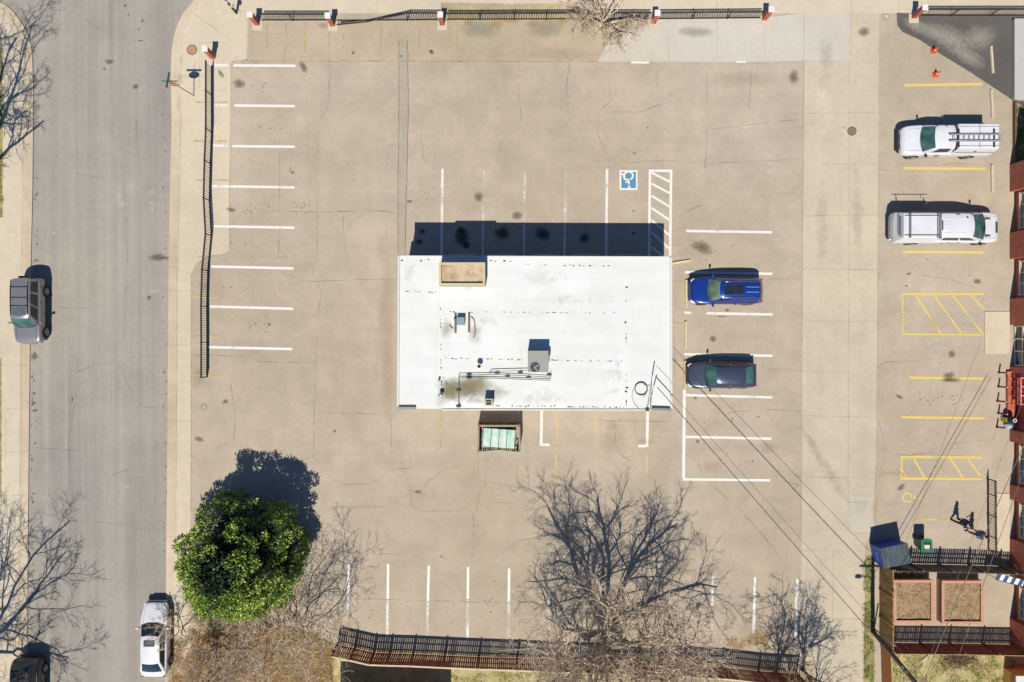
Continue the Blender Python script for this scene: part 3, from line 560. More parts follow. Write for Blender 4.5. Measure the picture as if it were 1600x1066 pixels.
# skid with two timbers, condenser and cables
q = W(719.5, 502, ZR + .45); k0 = thing('roof_condenser', 'small grey condenser box between two brown timbers on the white roof', 'condenser', (q.x, q.y, ZR + .002))
m = MB(); m.box((0, 0, .24), (.48, .48, .44)); m.build('casing', MT('cond_grey', lin(150, 172, 176), var=.08, rough=.4), k0, bevel=.015)
for sx, yo in ((-.34, .06), (.5, .1)):
    m = MB(); m.box((sx, yo - .18, .06), (.12, 1.2, .11)); m.build('timber', MT('roof_timber', lin(128, 106, 92), scale=9, stretch=(1, .15, 1), var=.3), k0, bevel=.008)
m = MB(); m.lathe([(.05, -.16), (.05, .0)], (-.27, .16, .25), 'X', n=10); m.lathe([(.03, .0), (.03, .32)], (-.22, .05, 0), n=8); m.build('pipe_fitting', MT('copper_dark', lin(104, 88, 74)), k0)
m = MB(); m.tube([(.62, .28, .03), (.74, .2, .04), (.84, .02, .03), (.86, -.3, .03), (.88, -.62, .03), (.84, -.9, .04), (.78, -1.0, .03)], .028, 6)
m.build('cable', MT('cable_brown', lin(112, 96, 76)), k0, smooth=True); m = MB(); m.tube([(-.48, -.44, .03), (-.6, -.36, .04), (-.68, -.22, .03), (-.74, -.3, .03)], .03, 6); m.build('cable', MT('cable_brown', lin(112, 96, 76)), k0, smooth=True)
# gas pipe run on little stands
g0 = thing('roof_pipe_run', 'long thin grey pipes on little stands running along the white roof', 'pipe', (*W(790, 590, ZR).xy, ZR + .002)); go = g0.location
def GP(x, y, z): w = W(x, y, ZR + z); return (w.x - go.x, w.y - go.y, z)
MT('pipe_grey', lin(128, 124, 112), var=.15, rough=.5, metal=.3)
for pts in ([(716.5, 640, .16), (717, 585.5, .16), (766, 585, .16), (820, 587, .16), (860, 589.5, .16), (861, 582, .18)], [(718, 590.5, .14), (770, 591, .14), (860, 594.5, .14), (860.5, 588, .14)], [(764, 585, .16), (768, 580.5, .22), (824, 579, .22)]):
    m = MB(); m.tube([GP(*p) for p in pts], .024, 6); m.build('pipe', MET['pipe_grey'], g0)
for x, y in ((733, 586), (733, 590.8), (777, 583), (793, 588), (813, 582), (826, 590), (858, 586), (716.6, 610), (716.5, 635)):
    m = MB(); a = GP(x, y, .06); m.box((a[0], a[1], .05), (.30, .10, .10)); m.box((a[0], a[1], .16), (.05, .05, .14)); m.build('pipe_stand', MT('stand_pale', lin(96, 90, 80)), g0)
# leaning service mast, coil of cable
def PT(w): return Vector(w)
mast_b, mast_t = W(1011.5, 639, ZR + .1), W(1025.5, 588, ZR + 1.2)
s0 = thing('service_mast', 'thin leaning grey service mast holding the wires at the southeast roof corner', 'mast', (mast_b.x, mast_b.y, ZR + .002))
def rel(v, o): return Vector(v) - o.location
m = MB(); m.tube([rel(mast_b, s0) - Vector((0, 0, .1)), rel(mast_b.lerp(mast_t, .5), s0), rel(mast_t, s0)], .018, 8); m.build('pole', MT('mast_grey', lin(160, 154, 148), metal=.3, rough=.45), s0, smooth=True)
m = MB(); m.tube([rel(W(1016, 640, ZR), s0), rel(mast_b.lerp(mast_t, .62), s0)], .02, 6); m.build('brace', MET['mast_grey'], s0)
m = MB(); m.tube([rel(mast_b.lerp(mast_t, .72), s0), rel(mast_t, s0) + Vector((.01, .08, .03))], .035, 8); m.build('weather_head', MT('mast_dark', lin(78, 72, 70)), s0)
m = MB(); m.box((0, -.06, .06), (.22, .16, .12)); m.build('base_bracket', MET['mast_dark'], s0)
co = W(1001.5, 607.5, ZR); c0 = thing('cable_coil', 'round coil of dark cable lying on the southeast part of the white roof', 'cable', (co.x, co.y, ZR + .002))
m = MB()
for i in range(4): m.tube([((.36 + .012 * i) * math.cos(t_ * math.pi / 18), (.36 + .012 * i) * math.sin(t_ * math.pi / 18), .03 + .022 * i) for t_ in range(37)], .013, 5)
m.build('loop', MT('cable_dark', lin(96, 90, 84)), c0, smooth=True)
m = MB(); m.tube([(-.34, .04, .03), (-.52, -.12, .02), (-.56, -.5, .02), (-.42, -.9, .02), (-.12, -1.26, .02)], .012, 5); m.tube([(.36, -.14, .03), (.3, -.34, .02), (.14, -.5, .02)], .012, 5); m.build('tail', MET['cable_dark'], c0, smooth=True)

# ---------------------------------------------------------------- iron fences and brick pillars
MT('black_iron', lin(58, 50, 42), var=.2, rough=.5, metal=.2)
t = NT('red_brick')
br = t.n('TexBrick'); br.inputs['Color1'].default_value = lin(206, 108, 82, .72); br.inputs['Color2'].default_value = lin(172, 82, 62, .72); br.inputs['Mortar'].default_value = lin(176, 140, 118)
br.inputs['Scale'].default_value = 1.0; br.inputs['Mortar Size'].default_value = .006; br.inputs['Brick Width'].default_value = .21; br.inputs['Row Height'].default_value = .075
geo = t.n('NewGeometry'); sp = t.n('SeparateXYZ'); t.l(geo.outputs['Position'], sp.inputs[0]); ad = t.n('Math', operation='ADD'); t.l(sp.outputs[0], ad.inputs[0]); t.l(sp.outputs[1], ad.inputs[1])
cb = t.n('CombineXYZ'); t.l(ad.outputs[0], cb.inputs[0]); t.l(sp.outputs[2], cb.inputs[1]); t.l(cb.outputs[0], br.inputs['Vector'])
t.col(t.mix(br.outputs[0], t.ramp(t.noise(2.5, 5, .6), [(.3, grey(.8)), (.7, grey(1.15))]), 1.0, 'MULTIPLY')); t.pr(.85); MET['brick'] = t.m
MT('cap_white', lin(248, 244, 238), var=.05, rough=.7)
def pillar(px, py, label, h=1.22):
    t = thing('brick_pillar', label, 'brick pillar', G(px, py, 0), group='white capped brick pillars of the iron fence')
    m = MB(); m.box((0, 0, h / 2 + .02), (.30, .30, h)); m.build('shaft', MET['brick'], t)
    m = MB(); m.box((0, 0, h + .07), (.38, .38, .1)); m.build('cap', MET['cap_white'], t, bevel=.02)
    m = MB(); m.box((0, -.14, .012), (.66, .62, .02)); m.build('footing', M['conc'], t)
for px, py, lb in ((333.5, 89, 'white capped brick pillar beside the stop sign, at the head of the west iron fence'), (402, 37, 'white capped brick pillar nearest the striped pole, western end of the north fence'), (520, 38.5, 'white capped brick pillar where the bent fence panel begins'),
                   (691, 37, 'white capped brick pillar between the bent panel and the straight fence'), (1021, 34.5, 'white capped brick pillar just right of the small bare tree'), (1194, 29, 'white capped brick pillar at the eastern end of the north fence by the alley'), (1427.5, 26, 'white capped brick pillar across the alley by the dark asphalt patch')):
    pillar(px, py, lb)
def iron_fence(name, label, pts, h=1.0, gap=.165, tops=None, endposts=(True, True)):
    base = [Vector(p) for p in pts]; o = sum(base, Vector()) / len(base)
    t = thing(name, label, 'fence', (o.x, o.y, 0), group='black iron fences round the lot'); top = tops or [p + Vector((0, 0, h)) for p in base]
    for i in range(len(base) - 1):
        a, b_, c_, d = base[i] - t.location, base[i + 1] - t.location, top[i] - t.location, top[i + 1] - t.location
        m = MB(); n = max(2, round((b_ - a).length / gap))
        lo = [a.lerp(c_, .1), b_.lerp(d, .1)]
        m.bar(lo[0], lo[1], .05, .05); m.bar(c_, d, .055, .05); m.bar(a.lerp(c_, .86), b_.lerp(d, .86), .03, .03)
        for j in range(1, n): u = j / n; m.bar(lo[0].lerp(lo[1], u), a.lerp(c_, 1).lerp(d, u), .028)
        m.build('panel', MET['black_iron'], t)
    for i in range(len(base)):
        if (i == 0 and not endposts[0]) or (i == len(base) - 1 and not endposts[1]): continue
        m = MB(); a, c_ = base[i] - t.location, top[i] - t.location; m.bar(a, c_ + (c_ - a).normalized() * .06, .07); m.build('post', MET['black_iron'], t)
    return t
iron_fence('iron_fence', 'long wavy black iron fence along the west edge of the lot beside the sidewalk', [W(x, y, 1) * Vector((1, 1, 0)) for x, y in ((321, 94), (321, 141), (321, 200), (319, 250), (317.5, 309), (320.5, 365), (315, 421), (313.5, 478), (313.8, 535), (313.5, 590))], endposts=(False, True))
iron_fence('iron_fence', 'straight black iron fence from the corner pillar to the second brick pillar', [G(410, 32.5), G(458, 32.6), G(512, 32.5)], endposts=(False, False))
iron_fence('iron_fence', 'damaged black iron fence with a sagging twisted panel', [G(526, 31), G(579, 31.5), G(636, 32.5), G(684, 32)], endposts=(False, False), tops=[W(526, 39, .85), W(549, 43, .6).lerp(W(580, 31.5, 1.0), .75), W(636, 20, 1.0), W(684, 20, 1.0)])
iron_fence('iron_fence', 'long straight black iron fence passing behind the small bare tree', [G(698, 31.5), G(750, 31.5), G(803, 31), G(853, 31), G(905, 30.5), G(958, 30.5), G(1014, 30.5)], endposts=(False, False))
iron_fence('iron_fence', 'straight black iron fence on the pale driveway between the two eastern brick pillars', [G(1028, 30.5), G(1081, 30), G(1136, 29.5), G(1188, 29)], endposts=(False, False))
iron_fence('iron_fence', 'straight black iron fence above the dark asphalt patch', [G(1438, 25), G(1485, 25), G(1546, 25), G(1600, 25), G(1660, 25)], endposts=(False, True))
iron_fence('ramp_railing', 'black metal railing along the pale ramp near the two people', [G(1542, 748), G(1542.5, 771), G(1542.5, 803), G(1543, 836), G(1543.5, 858)], h=.86, gap=.15)

# ---------------------------------------------------------------- timber fences
MT('grey_timber', lin(150, 132, 112), scale=5, c2=lin(112, 98, 86), fine=.3, stretch=(1, 1, .2)); MT('red_timber', lin(190, 104, 72), scale=5, c2=lin(140, 72, 52), fine=.3, stretch=(1, 1, .2))
MT('tan_timber', lin(192, 152, 92), scale=6, c2=lin(146, 110, 62), fine=.3, stretch=(1, 1, .15)); MT('pale_rail', lin(226, 206, 172), scale=8, var=.15); MT('orange_timber', lin(198, 128, 62), scale=5, var=.25)
def timber_fence(name, label, pts, h, mat, board=.10, gap=.02, cap=None, rails=(.3, 1.0, 1.6), railside=1, lean=0, horizontal=False, post=1.0, capw=.1, jit=.008):
    base = [Vector(p) for p in pts]; o = sum(base, Vector()) / len(base); t = thing(name, label, 'fence', (o.x, o.y, 0)); random.seed(len(label))
    for i in range(len(base) - 1):
        a, b_ = base[i] - t.location, base[i + 1] - t.location; d = b_ - a; Ln = d.length; x = d / Ln; nrm = Vector((-x.y, x.x, 0)) * railside; rz = math.atan2(x.y, x.x)
        m = MB()
        if horizontal:
            for k_ in range(int(h / (board + gap))): m.bar(a + Vector((0, 0, .08 + k_ * (board + gap) + board / 2)), b_ + Vector((0, 0, .08 + k_ * (board + gap) + board / 2)), .03, board)
        else:
            n = int(Ln / (board + gap))
            for k_ in range(n):
                p = a + x * ((k_ + .5) * Ln / n); hh = h - .06 + random.uniform(-.012, .012)
                m.box((p.x, p.y, hh / 2 + .05), (Ln / n - gap * random.uniform(.5, 1.4), .022, hh), rz + random.uniform(-.02, .02) * 0, m=Matrix.Rotation(rz, 3, 'Z') @ Matrix.Rotation(random.uniform(-jit, jit), 3, 'Y') @ Matrix.Rotation(random.uniform(-.02, .05), 3, 'Z'))
        m.build('panel', mat, t)
        if not horizontal:
            for r in rails:
                if r < h: m = MB(); m.bar(a + nrm * .045 + Vector((0, 0, r)), b_ + nrm * .045 + Vector((0, 0, r)), .05, .09); m.build('rail', mat, t)
        if cap: m = MB(); m.bar(a + Vector((0, 0, h + .02)), b_ + Vector((0, 0, h + .02)), capw, .035); m.build('cap_rail', cap, t)
    for p in base:
        q = p - t.location; m = MB(); m.box((q.x, q.y - .0 + (.07 if not horizontal else 0), h / 2 + .03), (.1, .1, h + .06)); m.build('post', mat, t)
    return t
def top_line(pts, h): return [W(x, y, h) * Vector((1, 1, 0)) for x, y in pts]
timber_fence('timber_fence', 'long red brown timber fence with a pale cap rail, south of the lot', top_line([(517, 1026), (545, 1032), (576, 1039), (602, 1040), (640, 1041), (691, 1043.5), (746, 1046), (808, 1048), (872, 1051), (938, 1053), (1004, 1055), (1072, 1058), (1140, 1062), (1200, 1069), (1262, 1073)], 1.8), 1.8, MET['red_timber'], cap=MET['pale_rail'], gap=.036)
timber_fence('timber_fence', 'grey weathered timber fence on the north side of the courtyard behind the blue dumpster', [G(1377, 880), G(1420, 881), G(1465, 882), G(1512, 883), G(1560, 885), G(1600, 887)], 1.65, MET['grey_timber'], gap=.040, rails=(.25, .75, 1.2), railside=-1)
timber_fence('timber_fence', 'tan timber fence on the west side of the courtyard beside the alley', [G(1374, 881), G(1374, 922), G(1374, 964), G(1374, 1003)], 1.65, MET['tan_timber'], gap=.012, jit=.02, railside=1)
timber_fence('timber_fence', 'reddish brown timber fence with four posts on the south side of the courtyard', [G(1376, 1004), G(1436, 1004.5), G(1482, 1005), G(1534, 1006), G(1590, 1007)], 1.7, MET['red_timber'], gap=.018, cap=MET['tan_timber'], capw=.06)
timber_fence('board_fence', 'orange board fence leading south from the courtyard corner', [G(1376, 1008), G(1378, 1070), G(1380, 1140)], 1.35, MET['orange_timber'], horizontal=True, board=.36, gap=.05)

# dumpster enclosure and green dumpster behind the building
e0 = timber_fence('dumpster_enclosure', 'small weathered picket enclosure round the green dumpster at the south wall', [G(749, 700), G(749.5, 661), G(811, 661), G(811.5, 700)], 1.6, MT('enclosure_timber', lin(156, 140, 114), scale=5, c2=lin(88, 76, 62), fine=.3), gap=.012, cap=MT('enclosure_cap', lin(168, 156, 132)), rails=(.3, .85, 1.35), capw=.12)
timber_fence('enclosure_gate', 'slatted open picket gate on the south side of the dumpster enclosure', [G(751, 701.5), G(780, 699), G(809, 702)], 1.2, MT('gate_timber', lin(96, 88, 70)), board=.05, gap=.09, rails=(.3, 1.0))
def dumpster(name, label, loc, rz, w, d, h, body, lid, nr=4, tilt=.12, rib=None):
    t = thing(name, label, 'dumpster', loc, rz)
    m = MB(); o = [(-w / 2, -d / 2), (w / 2, -d / 2), (w / 2, d / 2), (-w / 2, d / 2)]
    m.add([(x * .96, y * .9, .12) for x, y in o] + [(x, y, h - (tilt if y < 0 else 0)) for x, y in o], [(3, 2, 1, 0), (0, 1, 5, 4), (1, 2, 6, 5), (2, 3, 7, 6), (3, 0, 4, 7), (4, 5, 6, 7)]); m.build('container', body, t, bevel=.015)
    for sx in (-1, 1):
        m = MB(); m.box((sx * (w / 2 + .05), 0, h * .62), (.08, d * .5, .14)); m.build('lift_pocket', body, t)
    m = MB(); nx = 24
    m.grid(lambda u, v: ((u - .5) * w * 1.02, (v - .5) * d * 1.03, h + .05 - tilt * (1 - v) + .012 * math.cos(u * nr * 2 * math.pi)), nx, 6); m.build('lid', lid, t, smooth=True)
    m = MB()
    for k_ in range(nr + 1): u = (k_ / nr - .5) * w * .98; m.bar((u, -d / 2 * 1.02, h + .085 - tilt), (u, d / 2 * 1.02, h + .085), .055 if nr < 8 else .03, .03)
    m.build('lid_rib', rib or body, t)
    for sx in (-1, 1):
        for sy in (-1, 1): m = MB(); m.lathe([(.07, -.03), (.07, .03)], (sx * w * .4, sy * d * .36, .07), 'X', n=12); m.build('wheel', MT('rubber', lin(34, 33, 33), rough=.8), t)
    return t
MT('green_bin', lin(24, 120, 80), var=.2, rough=.45); MT('teal_lid', lin(128, 206, 184), scale=1.8, c2=lin(226, 224, 206), rough=.5)
dumpster('dumpster', 'green dumpster with a worn teal and white ribbed lid inside the picket enclosure', G(780, 681, 0), R(-4), 2.15, 1.2, 1.25, MET['green_bin'], MET['teal_lid'], rib=MT('rib_green', lin(18, 84, 62), rough=.5))
MT('blue_bin', lin(34, 82, 176), var=.2, rough=.45); MT('blueblack_lid', lin(92, 104, 108), scale=14, stretch=(1, .06, 1), var=.45, rough=.8, spec=.2)
dumpster('dumpster', 'blue dumpster with a dark grey blue lid at the corner of the courtyard fence', G(1380, 858, 0), R(12), 1.8, 1.35, 1.5, MET['blue_bin'], MET['blueblack_lid'], nr=14, tilt=.1, rib=MET['blueblack_lid'])
m = MB(); m.lathe([(.05, 0), (.24, .02), (.26, .32), (.2, .36), (.06, .37)], n=18); tg = m.build('red_bucket', MT('red_plastic', lin(232, 74, 58), rough=.4), None, angle=40, loc=G(754, 666, .0)); tg.location.z = 1.2 * 0 + .0; tag(tg, 'red bucket in the corner of the picket enclosure beside the green dumpster', 'bucket')
m = MB(); m.box((0, 0, .5), (.4, .6, 1.0)); tg = m.build('cardboard_box', MT('cardboard', lin(216, 182, 134), var=.1), None, bevel=.02, loc=G(805, 668, .0)); tag(tg, 'tan cardboard box wedged beside the green dumpster', 'box')
# wheeled green bin with a sign sticker
w0 = thing('wheeled_bin', 'green wheeled bin with a white and pink label on its lid by the grey fence', 'bin', G(1433, 846, 0))
m = MB(); m.add([(x * .5, y * .5, .08) for x, y in ((-.5, -.5), (.5, -.5), (.5, .5), (-.5, .5))] + [(x * .66, y * .76, 1.05) for x, y in ((-.5, -.5), (.5, -.5), (.5, .5), (-.5, .5))], [(3, 2, 1, 0), (0, 1, 5, 4), (1, 2, 6, 5), (2, 3, 7, 6), (3, 0, 4, 7), (4, 5, 6, 7)]); m.build('container', MET['green_bin'], w0, bevel=.03)
m = MB(); m.box((0, .0, 1.09), (.72, .84, .06)); m.build('lid', MT('bin_lid_green', lin(26, 138, 96), rough=.4), w0, bevel=.03)
m = MB(); m.box((0, .0, 1.127), (.48, .54, .012)); m.build('lid_panel', MT('bin_panel', lin(36, 52, 40), rough=.5), w0)
m = MB(); m.box((-.02, -.02, 1.137), (.36, .22, .008)); m.build('label', MT('label_white', lin(240, 234, 222)), w0)
m = MB(); m.box((.0, -.18, 1.137), (.3, .1, .008)); m.build('label', MT('label_pink', lin(226, 120, 110)), w0)
m = MB(); m.bar((-.3, .46, 1.06), (.3, .46, 1.06), .05); m.build('handle', MET['bin_lid_green'], w0)
for sx in (-1, 1): m = MB(); m.lathe([(.13, -.03), (.13, .03)], (sx * .3, .34, .13), 'X', n=16); m.build('wheel', MET['rubber'], w0)

# ---------------------------------------------------------------- brick building on the east side
e0 = thing('brick_building', 'red brick building along the right edge with white framed windows', 'building', (*G(1577, 560).xy, 0)); eo = e0.location
def EY(py): return (533 - py) * S0 - eo.y
HB = 6.0
m = MB(); m.box((9.4, (EY(258) + EY(1008)) / 2, HB / 2 + .02), (18, EY(258) - EY(1008), HB)); m.build('wall', MET['brick'], e0)
MT('frame_cream', lin(236, 224, 200), var=.05, rough=.5); MT('office_glass', lin(120, 146, 148, .45), scale=.8, c2=lin(60, 84, 92, .45), rough=.06, spec=.8)
for a_, z_ in ((258, 300), (364, 405), (467, 508), (573, 582), (672, 690), (757, 780), (841, 908), (966, 1008)):
    m = MB(); m.box((.22, (EY(a_) + EY(z_)) / 2, HB / 2 + .02), (.40, EY(a_) - EY(z_) - .01, HB - .02)); m.build('pilaster', MET['brick'], e0)
for a_, z_ in ((302, 362), (407, 465), (692, 755), (782, 839), (910, 964)):
    y0, y1 = EY(a_), EY(z_); wf = thing('w', None, None)
    bpy.data.objects.remove(wf)
    m = MB(); m.box((.42, (y0 + y1) / 2, .535), (.30, y0 - y1 - .1, .07)); m.build('sill', MET['frame_cream'], e0, bevel=.01)
    m = MB(); m.box((.372, (y0 + y1) / 2, 1.6), (.02, y0 - y1 - .3, 2.0)); wg = m.build('window', MET['office_glass'], e0)
    m = MB()
    for k_ in range(4): m.box((.35, y1 + .14 + (y0 - y1 - .28) * k_ / 3, 1.6), (.09, .06, 2.05))
    for zz in (.6, 1.25, 2.6): m.box((.345, (y0 + y1) / 2, zz), (.06, y0 - y1 - .3, .06))
    m.build('frame', MET['frame_cream'], wg)
y0, y1 = EY(509), EY(572)
m = MB(); m.box((.38, (y0 + y1) / 2, 1.5), (.02, y0 - y1 - .1, 2.9)); dg = m.build('glass_door', MET['office_glass'], e0)
m = MB()
for u in (0, .36, .68, 1): m.box((.34, y1 + .05 + (y0 - y1 - .1) * u, 1.5), (.12, .09, 2.95))
for zz in (.08, .8, 2.2): m.box((.335, (y0 + y1) / 2, zz), (.08, y0 - y1 - .15, .08))
m.build('frame', MET['frame_cream'], dg)
m = MB(); m.lathe([(.02, -.2), (.02, .2)], (.24, y1 + (y0 - y1) * .40, 1.05), n=8); m.build('handle', MET['black_iron'], dg)
m = MB(); m.box((-.0, (EY(580) + EY(662)) / 2, .10), (.5, EY(580) - EY(662), .2)); m.build('brick_plinth', MET['brick'], e0)
# red bench against the plinth
rb = thing('red_bench', 'red metal bench with slatted seats against the brick wall', 'bench', G(1584, 610, .0) + Vector((-.06, 0, .2)), R(90))
MT('red_metal', lin(196, 58, 54), var=.15, rough=.35); MT('red_pale', lin(240, 176, 164), rough=.4)
m = MB(); m.bar((-.9, .22, .42), (.9, .22, .42), .05); m.bar((-.9, -.18, .42), (.9, -.18, .42), .05)
for k_ in range(16): m.bar((-.84 + k_ * .112, -.2, .445), (-.84 + k_ * .112, .22, .445), .07, .02)
m.build('seat', MET['red_metal'], rb)
m = MB(); m.bar((-.92, .25, .86), (.92, .25, .86), .06, .08); m.bar((-.92, .25, .6), (.92, .25, .6), .04, .05); m.build('backrest', MET['red_pale'], rb)
for sx in (-.88, -.3, .3, .88):
    m = MB(); m.bar((sx, .25, .02), (sx, .25, .86), .05); m.build('leg', MET['red_metal'], rb)
    m = MB(); m.bar((sx, -.18, .02), (sx, -.18, .66), .05); m.build('leg', MET['red_metal'], rb)
    m = MB(); m.bar((sx, -.2, .66), (sx, .25, .66), .07, .04); m.build('armrest', MET['red_pale'], rb)
for i, (px, py) in enumerate(((1560.8, 582), (1560, 604), (1558.5, 626.5), (1560, 645.5), (1557.5, 667))):
    bl = thing('bollard', 'dark red pipe bollard with a pale top in the row before the brick building', 'bollard', G(px, py, 0), group='dark red bollards before the brick building')
    m = MB(); m.lathe([(.055, 0), (.055, .82)], n=12); m.build('pipe', MT('bollard_red', lin(112, 44, 36), rough=.5), bl, angle=40)
    m = MB(); m.lathe([(.055, .82), (.05, .85), (.0, .865)], n=12); m.build('cap', MT('bollard_cap', lin(224, 180, 160)), bl, angle=40)
    m = MB(); m.lathe([(.1, 0), (.1, .015), (.06, .02)], n=12); m.build('flange', MET['bollard_red'], bl)
lb0 = thing('litter_bin', 'black litter bin with a white ring top and a yellow side by the bollards', 'bin', G(1571, 655, 0))
m = MB(); m.lathe([(.22, 0), (.25, .08), (.26, .8), (.22, .84)], n=24); m.build('body', MT('bin_black', lin(30, 30, 32), rough=.4), lb0, angle=40)
m = MB(); m.lathe([(.13, .845), (.13, .88), (.08, .88), (.08, .845)], n=20, cap=False); m.build('ring', MET['cap_white'], lb0)
m = MB(); m.box((-.32, 0, .32), (.03, .3, .5)); m.build('side_panel', MT('bin_yellow', lin(226, 198, 72)), lb0)
m = MB(); m.grid(lambda u, v: ((.25 - .12 * v * v + .03 * math.sin(7 * u * 6.28)) * math.cos(u * 6.2832) * (1 - v ** 6), (.24 - .1 * v * v + .03 * math.cos(5 * u * 6.28)) * math.sin(u * 6.2832) * (1 - v ** 6), .02 + .44 * v), 24, 8)
tg = m.build('bin_bag', MT('pale_blue_bag', lin(186, 210, 222), scale=7, var=.2, rough=.35), None, smooth=True, loc=G(1573, 664.5, 0)); tag(tg, 'pale blue full plastic bag standing beside the black litter bin', 'bag')
# dock, kerb and planting north of the brick building
m = MB(); m.prism(rect(1580.5, 32, 1760, 158), 0, .3); dk = m.build('loading_dock', MT('dock_grey', lin(206, 204, 196), var=.05, scale=2), None, bevel=.02); tag(dk, 'pale grey raised loading dock at the upper right edge', 'loading dock')
m = MB(); m.box((0, 0, .12), (.14, 4.3, .24)); kb = m.build('garden_edging', MT('edging_brown', lin(120, 88, 64), var=.25), None, loc=G(1583.5, 207, 0)); tag(kb, 'low brown garden edging north of the brick building', 'edging')
m = MB(); m.sheet(rect(1585.5, 166, 1700, 257), .01); S('planting_soil', m, M['weed'])

# ---------------------------------------------------------------- small street things
MT('block_cream', lin(240, 222, 166), var=.12, scale=8, rough=.85); MT('block_pale', lin(232, 214, 180), var=.12, scale=8, rough=.85)
def block(px, py, ln, rz, label, mat):
    t = thing('parking_block', label, 'parking block', G(px, py, 0), rz, 'concrete parking blocks')
    a, h = ln / 2, .13; m = MB()
    prof = [(-.085, 0), (-.08, .07), (-.05, h), (.05, h), (.08, .07), (.085, 0)]
    n = len(prof); m.add([(-a, y, z + .012) for y, z in prof] + [(a, y, z + .012) for y, z in prof], [tuple(range(n))[::-1], tuple(range(n, 2 * n))] + [(i, (i + 1) % n, n + (i + 1) % n, n + i) for i in range(n)])
    m.build('block', mat, t, bevel=.008)
    for s in (-1, 1): m = MB(); m.lathe([(.022, h + .005), (.022, h + .02), (.0, h + .024)], (s * a * .72, 0, 0), n=8); m.build('pin', MET['dark_steel'], t)
for px, py, ln, rz, lb in ((1072, 459, 1.85, 90, 'cream parking block in front of the blue car'), (1071, 523, 1.78, 90, 'cream parking block between the blue and grey cars'), (1070, 585, 1.85, 90, 'cream parking block in front of the dark grey sedan'), (1064, 409.5, 1.25, 9, 'loose cream parking block askew off the northeast roof corner')):
    block(px, py, ln, R(rz), lb, MET['block_cream'])
for px, y0, y1, a, lb in ((1549, 73, 115, 4, 'pale parking block lying on the dark asphalt patch'), (1549, 141, 185, 3, 'pale parking block north of the white ladder truck'), (1549.5, 258, 301, 1, 'pale parking block between the two white trucks'), ):
    block(px, (y0 + y1) / 2, (y1 - y0) * S0, R(90 + a), lb, MET['block_pale'])
for x0, x1, lb in ((676, 697, 'first'), (702, 744, 'second'), (766, 808, 'third'), (830, 872, 'fourth'), (894, 936, 'fifth'), (959, 1001, 'sixth')):
    block((x0 + x1) / 2 * .915 + 68 if False else 800 + ((x0 + x1) / 2 - 800) * 1.0, 398.6, (x1 - x0) * S0, 0, lb + ' parking block from the west along the shaded north wall', MET['block_pale'])
def cone(px, py, label, tip=(0, 0)):
    t = thing('traffic_cone', label, 'traffic cone', G(px, py, 0), R(12), 'orange traffic cones'); MT('cone_orange', lin(252, 84, 44), rough=.5, var=.1)
    m = MB(); m.box((0, 0, .03), (.38, .38, .05)); m.build('base', MET['cone_orange'], t, bevel=.02)
    m = MB(); m.lathe([(.14, .05), (.03, .62), (.015, .625)], n=20, cap=False); m.build('body', MET['cone_orange'], t, smooth=True)
    m = MB(); m.lathe([(.103, .25), (.072, .40)], n=20, cap=False); m.build('band', MT('cone_band', lin(240, 190, 170), rough=.4), t, smooth=True)
cone(1458, 80, 'orange traffic cone at the edge of the dark asphalt patch'); cone(1461, 117, 'orange traffic cone just north of the first yellow line')
# stop sign with street blades
st = thing('stop_sign', 'leaning stop sign post with green street name blades beside the grey street', 'road sign', G(303, 149.5, .0))
lean = Vector((-.10, -.02, 1)).normalized()
MT('sign_post', lin(140, 122, 92), metal=.4, rough=.5); MT('sign_red', lin(214, 66, 72), rough=.4, var=.05); MT('sign_green', lin(40, 122, 108), rough=.4, var=.08); MT('sign_white', lin(246, 244, 240), rough=.4, var=.03)
def LP(z, x=0, y=0): return lean * (z / lean.z) + Vector((x, y, 0))
m = MB(); m.tube([LP(0), LP(2.9)], .03, 8); m.build('post', MET['sign_post'], st)
zc = 2.28
oct_ = [(.38 * math.cos(R(22.5 + 45 * k)), .38 * math.sin(R(22.5 + 45 * k))) for k in range(8)]
m = MB(); c = LP(zc, 0, -.045); m.add([(c.x + x, c.y, c.z + z) for x, z in oct_] + [(c.x + x, c.y + .008, c.z + z) for x, z in oct_], [tuple(range(8)), tuple(range(15, 7, -1))] + [(i, i + 8, (i + 1) % 8 + 8, (i + 1) % 8) for i in range(8)])
pn = m.build('sign_face', MET['sign_red'], st)
m = MB(); n = 8
for i in range(8):
    a, b_ = oct_[i], oct_[(i + 1) % 8]; m.add([(c.x + a[0] * .97, c.y - .003, c.z + a[1] * .97), (c.x + b_[0] * .97, c.y - .003, c.z + b_[1] * .97), (c.x + b_[0] * .91, c.y - .003, c.z + b_[1] * .91), (c.x + a[0] * .91, c.y - .003, c.z + a[1] * .91)], [(0, 1, 2, 3)])
m.build('border', MET['sign_white'], pn)
cu = bpy.data.curves.new('sign_text', 'FONT'); cu.body = 'STOP'; cu.size = .27; cu.align_x = 'CENTER'; cu.align_y = 'CENTER'; cu.extrude = .001
to = bpy.data.objects.new('tmp', cu); col.objects.link(to); dg_ = bpy.context.evaluated_depsgraph_get(); me = bpy.data.meshes.new_from_object(to.evaluated_get(dg_)); bpy.data.objects.remove(to)
tx = bpy.data.objects.new('lettering', me); col.objects.link(tx); me.materials.append(MET['sign_white']); tx.parent = pn; tx.location = (c.x, c.y - .004, c.z); tx.rotation_euler = (R(90), 0, 0)
m = MB(); p = LP(2.72); m.box(p, (1.0, .012, .2)); m.build('street_blade', MET['sign_green'], st)
m = MB(); p = LP(2.93); m.box(p, (.012, 1.0, .2), R(-10)); m.build('street_blade', MET['sign_green'], st)
